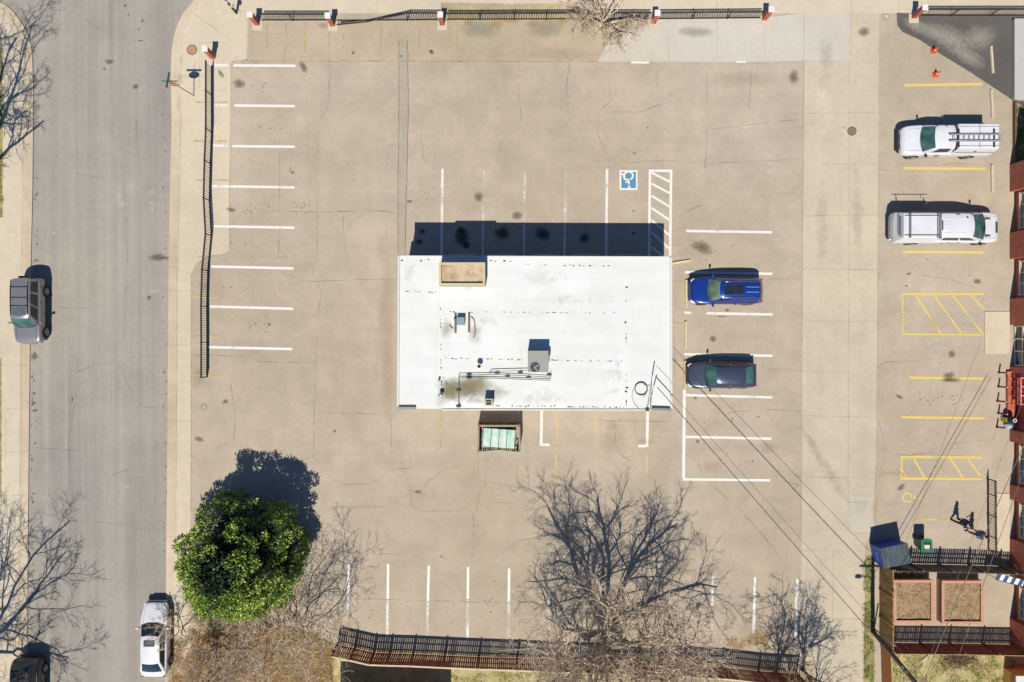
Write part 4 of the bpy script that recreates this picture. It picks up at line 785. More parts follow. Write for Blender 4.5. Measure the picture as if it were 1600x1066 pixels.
# striped pole at the top
sp = thing('striped_pole', 'short black and white weathered utility pole rising out of the top edge of the photo', 'pole', G(370, 21, 0))
m = MB(); m.lathe([(.3, 0), (.3, .02), (.22, .05)], n=18); m.build('footing', M['conc'], sp)
MT('pole_black', lin(66, 58, 50), rough=.6); MT('pole_white', lin(232, 226, 214), rough=.6)
for i, (z0, z1) in enumerate(((0, .9), (.9, 1.15), (1.15, 1.5), (1.5, 1.85), (1.85, 2.4), (2.4, 3.2), (3.2, 5.5))):
    m = MB(); m.lathe([(.085, z0 + .02), (.083, z1 + .02)], n=12); m.build('pole_section', MET['pole_white' if i % 2 else 'pole_black'], sp, angle=40)
m = MB(); m.box((.14, 0, 1.1), (.14, .12, .3)); m.build('control_box', MET['pole_white'], sp)
# utility pole, lamp arm and wires
up = thing('utility_pole', 'tall dark leaning utility pole at the southwest corner of the courtyard', 'utility pole', G(1363.5, 986, 0))
def UP(z): return Vector((-.104 * z, -.088 * z, z))
MT('pole_wood', lin(104, 88, 76), scale=7, c2=lin(74, 62, 56), stretch=(1, 1, .1), fine=.3)
m = MB(); m.tube([UP(0), UP(3), UP(6), UP(9)], [.15, .14, .13, .115], 14); m.build('pole', MET['pole_wood'], up, smooth=True)
m = MB(); m.tube([UP(6.3), UP(6.45) + Vector((-.45, .0, .15)), UP(6.4) + Vector((-.8, 0, .18))], .03, 8); ar = m.build('lamp_arm', MET['roof_trim_grey'], up, smooth=True)
m = MB(); m.lathe([(.02, -.24), (.12, -.16), (.14, .05), (.09, .2), (.02, .24)], UP(6.38) + Vector((-1.0, 0, .16)), 'X', n=14); m.build('lamp_head', MET['roof_trim_grey'], up, smooth=True)
m = MB(); m.bar(UP(7.6) + Vector((-.9, .12, 0)), UP(7.6) + Vector((.9, .12, 0)), .1, .12); m.build('crossarm', MET['pole_wood'], up)
for z in (4.6, 5.1): m = MB(); a = UP(z) + Vector((-.10, .13, 0)); m.box(a, (.12, .05, .24)); m.build('tag', MET['pole_white'], up)
m = MB(); m.lathe([(.05, 0), (.05, 2.6)], UP(0) + Vector((.1, .16, 0)), n=10); m.build('conduit', MT('conduit_grey', lin(150, 148, 142)), up, smooth=True)
def wire(label, a, b_, r, sag, mat):
    a, b_ = Vector(a), Vector(b_); o = (a + b_) / 2; m = MB(); n = 28
    m.tube([a.lerp(b_, i / n) - o - Vector((0, 0, sag * 4 * (i / n) * (1 - i / n))) for i in range(n + 1)], r, 6)
    ob = m.build('overhead_wire', mat, None, smooth=True, loc=o); tag(ob, label, 'wire', 'overhead wires')
MT('wire_dark', lin(84, 66, 54), rough=.6); MT('wire_pale', lin(150, 136, 122), rough=.5)
upw = up.location
wire('thick dark overhead wire from the roof mast down to the utility pole', W(1027, 605, ZR + .9), upw + UP(7.0), .026, .12, MET['wire_dark'])
wire('thin upper overhead wire from the roof mast to the utility pole', W(1028, 591, ZR + 1.15), upw + UP(7.6) + Vector((.7, .12, .1)), .012, .1, MET['wire_dark'])
wire('pale overhead wire crossing the courtyard planters from the brick building', W(1612, 668, 4.6), upw + UP(6.6), .02, .1, MET['wire_pale'])
wire('second pale overhead wire just east of the other over the courtyard', W(1622, 676, 4.8), upw + UP(7.6) + Vector((.8, .12, .1)), .014, .1, MET['wire_pale'])
wire('thin overhead wire near the ramp railing', W(1604, 610, 4.7), W(1420, 1120, 5.0), .008, .1, MET['wire_pale'])

# ---------------------------------------------------------------- courtyard things
MT('planter_orange', lin(216, 158, 128), scale=6, var=.14, rough=.7); MT('planter_soil', lin(186, 154, 112), scale=7, c2=lin(150, 122, 90), fine=.4, bump=.5)
def planter(px0, py0, px1, py1, label):
    z = .62; a, b_ = W(px0, py0, z), W(px1, py1, z); w, d = b_.x - a.x, a.y - b_.y; o = (a + b_) / 2
    t = thing('planter_bed', label, 'planter', (o.x, o.y, .006), group='raised planter beds in the courtyard')
    for sx, sy, dx, dy in ((0, d / 2 - .06, w, .12), (0, -d / 2 + .06, w, .12), (w / 2 - .06, 0, .12, d - .25), (-w / 2 + .06, 0, .12, d - .25)):
        m = MB(); m.box((sx, sy, .3), (dx, dy, .6)); m.build('side', MET['planter_orange'], t, bevel=.012)
    for sx, sy, dx, dy in ((0, d / 2 - .06, w + .06, .19), (0, -d / 2 + .06, w + .06, .19), (w / 2 - .06, 0, .19, d - .32), (-w / 2 + .06, 0, .19, d - .32)):
        m = MB(); m.box((sx, sy, .62), (dx, dy, .035)); m.build('cap_board', MET['planter_orange'], t, bevel=.008)
    m = MB(); m.grid(lambda u, v: ((u - .5) * (w - .26), (v - .5) * (d - .26), .5 + .05 * noise.noise((u * 6, v * 6, px0))), 24, 24); m.build('soil', MET['planter_soil'], t, smooth=True); rnd = random.Random(px0); m = MB()
    for i in range(420):
        x, y, a, L = rnd.uniform(-.5, .5) * (w - .3), rnd.uniform(-.5, .5) * (d - .3), rnd.uniform(0, 6.28), rnd.uniform(.04, .22)
        if noise.noise((x * 1.4, y * 1.4, px0)) > -.15: m.tube([(x, y, .54), (x + L * math.cos(a), y + L * math.sin(a), .54 + rnd.uniform(0, .06))], rnd.uniform(.004, .012), 3)
    m.build('straw', MT('straw_bits', lin(226, 202, 150), c2=lin(120, 96, 66), scale=6), t)['kind'] = 'stuff'
planter(1397, 907, 1458, 973, 'western orange framed square planter bed full of dry soil'); planter(1472, 908, 1536, 974.5, 'eastern orange framed square planter bed full of dry soil')
random.seed(3)
MT('dead_brush', lin(206, 166, 104), c2=lin(150, 112, 66), scale=8)
m = MB()
for i in range(260):
    x, y = random.uniform(-1.2, 1.2), random.gauss(0, .16); a = random.uniform(0, 6.28); L = random.uniform(.15, .5)
    m.tube([(x, y, random.uniform(.02, .15)), (x + L * math.cos(a), y + L * math.sin(a) * .6, random.uniform(.02, .22))], .012, 3)
tg = m.build('dry_brush', MET['dead_brush'], None, loc=G(1412, 899, .01)); tag(tg, 'heap of tan dry brush along the grey fence inside the courtyard', 'brush heap')
m = MB()
for i in range(320):
    x, y = random.gauss(0, .7), random.gauss(0, .3); a = random.uniform(0, 6.28); L = random.uniform(.2, .6)
    m.tube([(x, y, random.uniform(.02, .3)), (x + L * math.cos(a), y + L * math.sin(a) * .6, random.uniform(.02, .5))], .012, 3)
tg = m.build('brown_brush', MT('brown_twigs', lin(150, 110, 76), c2=lin(92, 66, 46), scale=8), None, loc=G(1496, 1030, .01)); tg['kind'] = 'stuff'
aw = thing('striped_awning', 'small blue and white striped awning at the courtyard edge of the brick building', 'awning', G(1566, 893, 0), R(-6))
MT('stripe_white', lin(246, 244, 240), var=.04); MT('stripe_blue', lin(44, 78, 128), var=.1)
for i in range(9):
    m = MB(); x0 = -1.15 + i * .25; m.box((x0, -.06 - i * .035, 1.25), (.25, .46, .02), m=Matrix.Rotation(R(-8), 3, 'Z') @ Matrix.Rotation(.3, 3, 'X')); m.build('stripe', MET['stripe_white' if i % 2 else 'stripe_blue'], aw)
for x, y in ((-1.2, -.2), (-1.2, .1), (.8, -.55)): m = MB(); m.lathe([(.02, 0), (.02, 1.28)], (x, y, 0), n=8); m.build('post', MET['roof_trim_grey'], aw)
m = MB(); m.bar((-1.25, -.28, 1.19), (1.0, -.62, 1.19), .03, .05); m.build('front_bar', MET['stripe_blue'], aw)
gp = MB(); gp.lathe([(.05, 0), (.05, 1.5)], n=10); gp = gp.build('white_post', MET['sign_white'], None, loc=G(1534 + 48, 1000, .0)); tag(gp, 'thin white post at the east end of the brown courtyard fence', 'post')
gs = thing('shade_shed', 'unseen shed added past the bottom edge, shading the ground behind the timber fence', 'shed', G(612, 1097, 0))  # unseen shed, added and placed so its shadow darkens the strip behind the fence
m = MB(); m.box((0, 0, 1.35), (7.2, 1.6, 2.66)); m.build('wall', MT('shed_wall', lin(170, 166, 160)), gs); m = MB(); m.box((0, 0, 2.74), (7.5, 1.9, .1)); m.build('roof', MET['trim_white'], gs)
sh = thing('white_shed', 'corner of a white roofed shed in the grass at the bottom right', 'shed', W(1622, 1077, 1.2) * Vector((1, 1, 0)))
m = MB(); m.box((0, 0, .6), (2.9, 1.7, 1.16)); m.build('wall', MT('shed_boards', lin(230, 176, 104)), sh); m = MB(); m.box((0, 0, 1.22), (3.0, 1.8, .1)); m.build('roof', MET['trim_white'], sh)
m = MB(); m.tube([(-.9, -.2, .03), (-.2, .1, .08), (.8, .5, .05)], .035, 6); tg = m.build('white_stick', MT('bare_stick', lin(226, 214, 196)), None, smooth=True, loc=G(1452, 1026, .01)); tg.rotation_euler.z = R(20); tag(tg, 'pale bare stick lying in the grass south of the courtyard', 'stick')

# ---------------------------------------------------------------- trees
def trunk_mat(key, a, b_, rough=.85): return MT(key, a, c2=b_, scale=5, rough=rough, stretch=(1, 1, .3))
trunk_mat('bark_tan', lin(236, 214, 182, .78), lin(178, 154, 126)); trunk_mat('bark_dark', lin(128, 112, 96), lin(90, 78, 68)); trunk_mat('bark_red', lin(236, 192, 160, .7), lin(190, 146, 120))
def bare_tree(name, label, base, h, spread, seed, limbs=5, r0=.2, fork=1.8, levels=4, kids=(7, 6, 5), mat='bark_tan', up=.25, twig=.011, lean=(0, 0), cat='tree', group=None, wig=.22, multi=False, mat2=None, elev=(50, 78), strat=None):
    rnd = random.Random(seed); t = thing(name, label, cat, base, 0, group); tb, cb_, tw = MB(), MB(), MB()
    def rv(): return Vector((rnd.gauss(0, 1), rnd.gauss(0, 1), rnd.gauss(0, 1)))
    def grow(p, d, L, r, lv):
        n = max(3, min(9, int(L / .42) + 2)); pts, rad = [p.copy()], [r]; stp = L / n; ds = []
        rend = max(twig * .75, r * (.34 if lv < levels else .6))
        for i in range(n):
            d = (d + rv() * wig * (.55 + .18 * lv) + Vector((0, 0, up * (.35 if lv else .2))) * .5).normalized()
            if p.z + d.z * stp < .15 and lv: d.z = abs(d.z)
            p = p + d * stp; pts.append(p.copy()); rad.append(r + (rend - r) * (i + 1) / n); ds.append(d.copy())
        (cb_ if lv < levels - 1 else tw).tube(pts, rad, 7 if lv == 1 else 5 if lv < levels - 1 else 3, cap=False)
        if lv < levels:
            k = kids[lv - 1]; k = max(2, int(k * rnd.uniform(.8, 1.2)))
            for j in range(k):
                u = .22 + .78 * (j + rnd.random() * .8) / k; fi = min(n - 1, u * n); i = int(fi)
                q = pts[i].lerp(pts[i + 1], fi - i); dd = ds[i]; ax = dd.orthogonal().normalized(); ax.rotate(Matrix.Rotation(rnd.uniform(0, 6.283), 3, dd))
                cd = dd.copy(); cd.rotate(Matrix.Rotation(R(rnd.uniform(24, 58)), 3, ax))
                grow(q, cd, L * rnd.uniform(.34, .62) * (1.15 - .5 * u), max(twig, (r + (rend - r) * u) * rnd.uniform(.45, .7)), lv + 1)
    ln = Vector((lean[0], lean[1], 1)).normalized(); top = ln * fork
    if not multi: tb.tube([Vector((0, 0, -.05)), ln * .3, ln * fork * .6, top], [r0 * 1.5, r0 * 1.1, r0, r0 * .95], 12)
    for i in range(limbs):
        a = (i + rnd.uniform(-.3, .3)) / limbs * 6.283; el = R(rnd.uniform(*elev) if not strat else strat[i % len(strat)] + rnd.uniform(-4, 4)); L = (h - fork) * rnd.uniform(.8, 1.1)
        d = Vector((math.cos(a) * math.cos(el) * spread, math.sin(a) * math.cos(el) * spread, math.sin(el))).normalized()
        st_ = top * rnd.uniform(.86, 1.0) if not multi else Vector((rnd.gauss(0, multi), rnd.gauss(0, multi), -.05))
        grow(st_, (d + ln * .3).normalized(), L, r0 * rnd.uniform(.5, .75), 1)
    if not multi: tb.build('trunk', MET[mat], t, smooth=True)
    cb_.build('branches', MET[mat], t, smooth=True); tw.build('twigs', MET[mat2 or mat], t, smooth=False)
    return t
bare_tree('bare_tree', 'large bare spreading tree rising behind the south timber fence with a wide branch shadow', G(940, 998, 0), 10.8, 1.2, 21, limbs=13, r0=.22, fork=1.2, kids=(11, 9, 7), elev=(26, 76), up=.24, lean=(.05, 0), twig=.008)
bare_tree('bare_tree', 'bare reddish tree east of the big one over the south timber fence', G(1070, 1026, 0), 4.2, 1.4, 8, limbs=5, r0=.08, fork=.4, kids=(7, 6, 5), mat='bark_red', mat2='bark_tan', elev=(30, 70))
bare_tree('bare_tree', 'bare street tree off the upper left edge whose branch shadows cross the sidewalk', G(-36, 288, 0), 11.5, 1.05, 4, limbs=8, r0=.22, fork=2.2, kids=(8, 7, 6), mat='bark_dark', elev=(30, 72))
bare_tree('bare_tree', 'bare street tree off the lower left edge with thick branch shadows over the street', G(-30, 1048, 0), 11.0, 1.1, 13, limbs=9, r0=.21, fork=2.2, kids=(9, 8, 6), mat='bark_dark', elev=(26, 72))
bare_tree('bare_tree', 'small pale bare tree growing through the north iron fence', G(938, 42, 0), 3.9, 1.25, 31, limbs=9, r0=.1, fork=.5, kids=(8, 6, 4), elev=(20, 70), twig=.010, up=.08, mat='bark_tan')
bare_tree('bare_sapling', 'slim bare upright sapling in the gap right of the south fence', G(1254, 1046, 0), 5.8, .55, 17, limbs=6, r0=.1, fork=.8, kids=(7, 6, 4), elev=(68, 84), mat='bark_dark', mat2='bark_tan')
bare_tree('bare_sapling', 'second slim bare sapling behind the fence, west of the gap', G(1212, 1054, 0), 6.6, .6, 19, limbs=7, r0=.1, fork=.8, kids=(7, 6, 4), elev=(68, 84), mat='bark_dark', mat2='bark_tan')
bare_tree('bare_sapling', 'thin bare sapling shading the lower end of the concrete alley', G(1272, 1112, 0), 7, .5, 23, limbs=3, r0=.07, fork=1.5, kids=(5, 4, 3), elev=(60, 80), mat='bark_dark', lean=(.12, 0))
for i, (x, y, h, sp_, n, lb, mt) in enumerate(((390, 985, 4.6, 1.2, 9, 'big tangled bare shrub south of the evergreen with pale twigs', 'bark_tan'), (474, 975, 7.4, 1.0, 10, 'tall bare shrub at the west end of the south timber fence', 'bark_tan'), (338, 1032, 3.4, 1.1, 9, 'low sprawling bare shrub beside the white sedan', 'bark_tan'),
                                         (372, 1042, 3.4, 1.15, 9, 'bare shrub over the dry golden grass', 'bark_tan'), (284, 978, 3.0, 1.2, 4, 'small bare shrub poking out under the evergreen toward the street', 'bark_tan'), (330, 1075, 3.6, 1.1, 7, 'bare shrub at the bottom edge left of the dry grass', 'bark_red'), (450, 968, 5.2, 1.1, 8, 'bare pale shrub tangled into the lower right edge of the evergreen', 'bark_tan'))):
    bare_tree('bare_shrub', lb, G(x, y, 0), h, sp_, 60 + i, limbs=n, r0=.06, fork=.0, kids=(7, 6, 4), elev=(34, 78), multi=.35, mat=mt, cat='shrub', up=.18, wig=.3, twig=.0085)
# evergreen
def evergreen(base, h, r, seed, label):
    rnd = random.Random(seed); t = thing('evergreen_tree', label, 'tree', base); m = MB()
    m.tube([(0, 0, -.05), (0, 0, .5), (.05, 0, h * .5), (0, .05, h * .9)], [.28, .22, .14, .04], 12)
    fol = MB(); lim = MB()
    def spray(p, d, n, L0, ww0, k):
        fol.cur = k
        for _ in range(n):
            q = p + Vector((rnd.gauss(0, .07), rnd.gauss(0, .07), rnd.gauss(0, .06))); e = (d + Vector((rnd.gauss(0, .55), rnd.gauss(0, .55), rnd.gauss(0, .5)))).normalized()
            w = e.orthogonal().normalized(); w.rotate(Matrix.Rotation(rnd.uniform(0, 6.28), 3, e)); L, ww = L0 * rnd.uniform(.6, 1.2), ww0 * rnd.uniform(.7, 1.2)
            fol.add([q - w * ww * .6, q + w * ww * .6, q + e * L * .6 + w * ww, q + e * L, q + e * L * .6 - w * ww], [(0, 1, 2, 3, 4)])
    lobes = []
    for i in range(400):
        z = .4 + (h - .7) * ((i + rnd.random()) / 400) ** .95; pf = (1 - max(0, (z / h - .22) / .80) ** 2.1) ** .66 * min(1, .78 + z / h)
        a = i * 2.39996 + rnd.uniform(-.35, .35); lump = 1 + .20 * noise.noise((math.cos(a) * 1.5, math.sin(a) * 1.5, z * .5 + seed))
        if noise.noise((math.cos(a) * 2.3 + seed, math.sin(a) * 2.3, z * .7)) < -.20 + .26 * max(0, math.sin(a + .35)): continue
        rr = r * pf * lump * rnd.uniform(.78, 1.03); lobes.append((Vector((rr * math.cos(a), rr * math.sin(a), z)), rnd.uniform(.26, .52), rnd.random()))
    for c, R0, kd in lobes:
        out = Vector((c.x, c.y, 1.4)).normalized(); n = int(80 * (R0 / .45) ** 2); sx = rnd.uniform(.75, 1.3)
        for j in range(n):
            o = Vector((rnd.gauss(0, 1) * sx, rnd.gauss(0, 1), rnd.gauss(0, .8))).normalized()
            if o.dot(out) < -.35: continue
            rr = R0 * (1 + .3 * noise.noise(o * 2.2 + c)) * rnd.uniform(.72, 1.0)
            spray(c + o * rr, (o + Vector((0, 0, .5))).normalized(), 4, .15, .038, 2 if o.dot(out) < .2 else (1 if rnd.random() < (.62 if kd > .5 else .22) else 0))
        lim.tube([(0, 0, max(.3, c.z - 1.0)), c * .55 + Vector((0, 0, c.z * .3)), c], [.06, .035, .015], 5)
    for i in range(3000):        # inner foliage, crown shade painted in as near-black leaf colour
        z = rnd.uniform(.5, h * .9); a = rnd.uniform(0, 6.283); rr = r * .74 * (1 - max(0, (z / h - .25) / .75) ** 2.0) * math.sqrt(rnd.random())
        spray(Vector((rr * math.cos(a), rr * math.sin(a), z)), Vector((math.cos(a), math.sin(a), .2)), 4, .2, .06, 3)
    m.build('trunk', MET['bark_dark'], t, smooth=True); lim.build('limbs', MET['bark_dark'], t, smooth=True)
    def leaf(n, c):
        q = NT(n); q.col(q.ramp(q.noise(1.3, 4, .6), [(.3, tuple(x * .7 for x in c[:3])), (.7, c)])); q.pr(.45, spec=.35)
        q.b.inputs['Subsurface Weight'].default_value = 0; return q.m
    fol.build('foliage', [leaf('leaf_mid', (.20, .31, .045, 1)), leaf('leaf_yellow_lit', (.44, .53, .10, 1)), leaf('leaf_dark_shade', (.06, .12, .028, 1)), leaf('leaf_inner_shade', (.022, .045, .016, 1))], t)  # yellow leaves carry painted sunlit highlights, dark and inner ones painted shade
    return t
evergreen(G(404, 850, 0), 7.2, 3.85, 5, 'big dense bright green evergreen tree on the lot corner beside the street')

# ---------------------------------------------------------------- grass, weeds, litter
def tufts(name, area, n, hgt, cols, seed, label=None, spread=.05):
    rnd = random.Random(seed); m = MB(); (x0, y0, x1, y1) = area
    for i in range(n):
        px, py = rnd.uniform(x0, x1), rnd.uniform(y0, y1)
        if noise.noise((px * .05, py * .05, seed)) < -.12: continue
        p = G(px, py, .005); m.cur = rnd.randrange(len(cols))
        for k in range(4):
            a = rnd.uniform(0, 6.283); L = hgt * rnd.uniform(.4, 1.1); q = p + Vector((rnd.gauss(0, spread), rnd.gauss(0, spread), 0)); d = Vector((math.cos(a), math.sin(a), 0)); s = Vector((-d.y, d.x, 0)) * .012
            m.add([q - s, q + s, q + d * L * .7 + Vector((0, 0, L * .7))], [(0, 1, 2)])
    o = m.build(name, cols, None); o['kind'] = 'stuff'; return o
MT('blade_green', lin(104, 140, 52), var=.3); MT('blade_lime', lin(168, 182, 84), var=.2); MT('blade_straw', lin(226, 196, 130), var=.2); MT('blade_gold', lin(214, 164, 84), var=.25); MT('blade_dark', lin(70, 100, 40), var=.3)
g5 = [MET['blade_green'], MET['blade_lime'], MET['blade_straw'], MET['blade_dark']]
tufts('grass', (1396, 1022, 1600, 1070), 1700, .2, g5 + [MET['blade_straw'], MET['blade_straw']], 1); tufts('weeds', (1349, 872, 1365, 1068), 800, .22, g5, 2); tufts('grass', (702, 1050, 1255, 1068), 2200, .14, [MET['blade_lime'], MET['blade_straw'], MET['blade_green']], 3)
tufts('dry_grass', (265, 985, 520, 1068), 4500, .32, [MT('blade_brown', lin(150, 124, 88), var=.3), MET['blade_straw'], MT('blade_olive', lin(134, 128, 74), var=.3), MET['blade_gold'], MET['blade_gold']], 4, spread=.12); tufts('dry_grass', (428, 1006, 517, 1068), 5200, .3, [MET['blade_gold'], MET['blade_straw']], 14, spread=.12); tufts('grass', (-20, 78, 5, 335), 900, .15, g5, 5); tufts('grass', (-20, 565, 3, 778), 500, .15, [MET['blade_straw'], MET['blade_lime']], 6)
tufts('weeds', (1586, 168, 1606, 250), 500, .4, [MET['blade_lime'], MET['blade_straw'], MET['blade_dark'], MET['blade_green']], 7); tufts('leaf_litter', (1135, 985, 1200, 1015), 260, .2, [MET['blade_gold'], MET['blade_straw']], 8); tufts('leaf_litter', (1258, 1035, 1276, 1066), 200, .25, [MET['blade_gold'], MET['blade_straw']], 9)
tufts('leaf_litter', (300, 865, 470, 985), 1500, .22, [MET['blade_gold'], MET['blade_straw'], MET['blade_dark']], 10, spread=.15)

# ---------------------------------------------------------------- vehicles
def paint(name, c, metal=.35, rough=.28, coat=.8):
    t = NT(name); f = t.noise(1.5, 4, .6); t.col(t.mix(c, t.ramp(f, [(.3, grey(.93)), (.7, grey(1.04))]), 1.0, 'MULTIPLY')); t.pr(rough, metal, coat); return t.m
MT('tyre', lin(36, 35, 35), rough=.85); MT('rim', lin(176, 178, 182), metal=.85, rough=.3, var=.05); MT('black_trim', lin(38, 38, 40), rough=.5, var=.1)
MT('chrome', lin(220, 222, 226), metal=.95, rough=.15, var=.03); MT('red_lens', lin(190, 28, 26), rough=.15); MT('amber_lens', lin(236, 150, 60), rough=.2); MT('clear_lens', lin(226, 232, 236), rough=.1, var=.05); MT('seam', lin(60, 62, 66), rough=.7)
def glassm(name, a, b_):
    t = NT(name); f = t.noise(1.1, 1, .4); t.col(t.ramp(f, [(.25, a), (.52, b_), (.8, a)])); t.pr(.04, spec=.6); return t.m
MET['glass_teal'] = glassm('teal_windscreen', (.010, .035, .034, 1), (.055, .13, .115, 1)); MET['glass_dark'] = glassm('dark_window', (.008, .010, .014, 1), (.018, .024, .03, 1)); MET['glass_sage'] = glassm('sage_windscreen', (.035, .07, .055, 1), (.16, .22, .17, 1))
def wheel(t, x, y, r, w, side):
    m = MB(); m.lathe([(r * .62, -w / 2), (r * .93, -w / 2), (r, -w * .36), (r, w * .36), (r * .93, w / 2), (r * .62, w / 2)], (x, y, r), 'Y', n=24); wh = m.build('wheel', MET['tyre'], t, angle=50)
    m = MB(); yo = y + side * (w / 2 + .004); m.lathe([(r * .64, -.01), (r * .64, .006), (r * .58, .012), (r * .56, -.0)], (x, yo, r), 'Y', n=24)
    for k in range(5):
        a = k * 2 * math.pi / 5 + .3; m.bar((x + .05 * math.cos(a), yo + side * .008, r + .05 * math.sin(a)), (x + r * .58 * math.cos(a), yo + side * .006, r + r * .58 * math.sin(a)), .05, .03)
    m.lathe([(.07, -.012), (.07, .016), (.0, .02)], (x, yo, r), 'Y', n=12); m.build('rim', MET['rim'], wh)
def quad_panel(fn, u0, u1, v0, v1, nu, nv, push):
    """curved panel over a patch fn(u,v), pushed out along its normal"""
    e = 1e-3; mb = MB()
    def g(i, j):
        u, v = u0 + (u1 - u0) * i, v0 + (v1 - v0) * j; p = Vector(fn(u, v)); du = Vector(fn(u + e, v)) - Vector(fn(u - e, v)); dv = Vector(fn(u, v + e)) - Vector(fn(u, v - e)); n = du.cross(dv).normalized()
        return p + n * push
    mb.grid(g, nu, nv); return mb
def car(name, label, cat, px, py, head, L, Wd, st, cab, pm_, glass='glass_teal', side_glass='glass_dark', zg=0.0, wr=.34, axles=(.18, .80), zb=.24, wins=((.05, .48), (.53, .95)), rails=None, extra=None, shoulder=.86, crown=.02, group='parked cars and trucks'):
    t = thing(name, label, cat, G(px, py, 0) + Vector((0, 0, zg)), R(head), group); hw = Wd / 2
    X = lambda f: L / 2 - f * L          # f: fraction from the front
    m = MB(); ring = lambda x, w, zt: [(x, s * hw * w * a, z) for s, a, z in ((1, .80, zb), (1, .965, zb + .10), (1, 1.0, zb + .30), (1, .99, zt - .14), (1, .955, zt - .03), (1, shoulder, zt + .005), (1, .45, zt + crown), (0, 0, zt + crown * 1.25))]
    rows = []
    for f, w, zt in st:
        a = ring(X(f), w, zt); rows.append(a + [(x, -y, z) for x, y, z in a[-2::-1]])
    n = len(rows[0]); vs = [p for r_ in rows for p in r_]
    fs = [(i * n + k, i * n + k + 1, (i + 1) * n + k + 1, (i + 1) * n + k) for i in range(len(rows) - 1) for k in range(n - 1)]
    fs += [(i * n + n - 1, i * n, (i + 1) * n, (i + 1) * n + n - 1) for i in range(len(rows) - 1)]
    fs += [(n - 1 - k, k, k + 1, n - 2 - k) for k in range(n // 2)] + [((len(rows) - 1) * n + k, (len(rows) - 1) * n + n - 1 - k, (len(rows) - 1) * n + n - 2 - k, (len(rows) - 1) * n + k + 1) for k in range(n // 2)]
    fs = [tuple(dict.fromkeys(f)) for f in fs]; m.add(vs, fs); m.build('body', pm_, t, smooth=True, sub=2)
    def ztop(f):
        for (a, _, za), (b_, _, zb2) in zip(st, st[1:]):
            if a <= f <= b_: return za + (zb2 - za) * (f - a) / (b_ - a)
        return st[-1][2]
    def hwf(f):
        for (a, wa, _), (b_, wb, _) in zip(st, st[1:]):
            if a <= f <= b_: return hw * (wa + (wb - wa) * (f - a) / (b_ - a))
        return hw
    f0, f1, f2, f3, zr, wt, wb = cab      # windscreen foot, roof front, roof rear, rear glass foot, roof height, top and belt half-width fractions
    zf, zq = ztop(f0) - .0, ztop(f3) - .0; bow = .10 * Wd
    def roofz(u, v): s = 2 * u - 1; q = abs(2 * v - 1); return zr - .055 * s * s - .05 * q ** 3 - .03 * abs(s) ** 6
    def front(u, v):
        s = 2 * u - 1; lx, ly, lz = X(f0) + bow * (1 - s * s) - .02, s * hw * wb * .97, zf + .0 + .01 * (1 - s * s); tx_, ty, tz = X(f1) + bow * .55 * (1 - s * s), s * hw * wt, roofz(u, 0)
        k = v + .05 * math.sin(v * math.pi); return (lx + (tx_ - lx) * v, ly + (ty - ly) * v, lz + (tz - lz) * k)
    def rear(u, v):
        s = 2 * u - 1; lx, ly, lz = X(f3) - bow * .5 * (1 - s * s), -s * hw * wb * .95, zq; tx_, ty, tz = X(f2) - bow * .35 * (1 - s * s), -s * hw * wt, roofz(u, 1)
        k = v + .05 * math.sin(v * math.pi); return (lx + (tx_ - lx) * v, ly + (ty - ly) * v, lz + (tz - lz) * k)
    def roof(u, v):
        s = 2 * u - 1; xa, xb = X(f1) + bow * .55 * (1 - s * s), X(f2) - bow * .35 * (1 - s * s); return (xa + (xb - xa) * v, s * hw * wt, roofz(u, v))
    def side(sg):
        def fn(u, v):
            q = u if sg < 0 else 1 - u
            bx = X(f0) - .02 + (X(f3) - X(f0) + .02) * q; bz = zf + (zq - zf) * q - .03; by = hw * wb * (.97 - .02 * q); tx_ = X(f1) + (X(f2) - X(f1)) * q; tz = roofz(0, q); ty = hw * wt
            k = v + .06 * math.sin(v * math.pi); return (bx + (tx_ - bx) * v, sg * (by + (ty - by) * (v ** 1.15)), bz + (tz - bz) * k)
        return fn
    m = MB(); m.grid(front, 10, 6); m.grid(rear, 10, 6); m.grid(roof, 10, 8); m.grid(side(1), 10, 6); m.grid(side(-1), 10, 6)
    m.build('cabin', pm_, t, weld=True, angle=40)
    def gp(nm, fn, a, mt, par=t, push=.006, nu=10, nv=6):
        mb = quad_panel(fn, *a, nu, nv, push); o = mb.build(nm, mt, par, smooth=True, attr=True); return o
    sgn = lambda fn: -1 if (lambda p, q, r_: (q - p).cross(r_ - p))(Vector(fn(.5, .5)), Vector(fn(.52, .5)), Vector(fn(.5, .52))).dot(Vector(fn(.5, .5)) - Vector((X((f1 + f2) / 2), 0, .6))) < 0 else 1
    ws = gp('windscreen', front, (.04, .96, .04, .95), MET[glass], push=.007 * sgn(front)); gp('rear_window', rear, (.08, .92, .12, .92), MET['glass_teal' if glass == 'glass_teal' else 'glass_dark'], push=.007 * sgn(rear))
    m = MB()
    for s in (-.28, .22): a = Vector(front(.5 + s, .06)); b_ = Vector(front(.5 + s + .24, .16)); m.bar(a + Vector((.02, 0, .025)), b_ + Vector((.02, 0, .03)), .016)
    m.build('wiper', MET['black_trim'], ws)
    for sg in (1, -1):
        fn = side(sg)
        for a, b_ in wins:
            ua, ub = (a, b_) if sg < 0 else (1 - b_, 1 - a); gp('side_window', fn, (ua, ub, .16, .88), MET[side_glass], push=.006 * sgn(fn), nu=6, nv=4)
        # mirror, door seams, handles
        xm = X(f0) - .22; m = MB(); m.box((xm, sg * (hw + .09), zf + .06), (.13, .20, .14)); mi = m.build('mirror', pm_ if Wd > 1.6 and name != 'pickup_truck' else MET['black_trim'], t, bevel=.03)
        m = MB(); m.bar((xm + .02, sg * hw * .93, zf - .02), (xm, sg * (hw + .04), zf + .03), .05); m.build('arm', MET['black_trim'], mi)
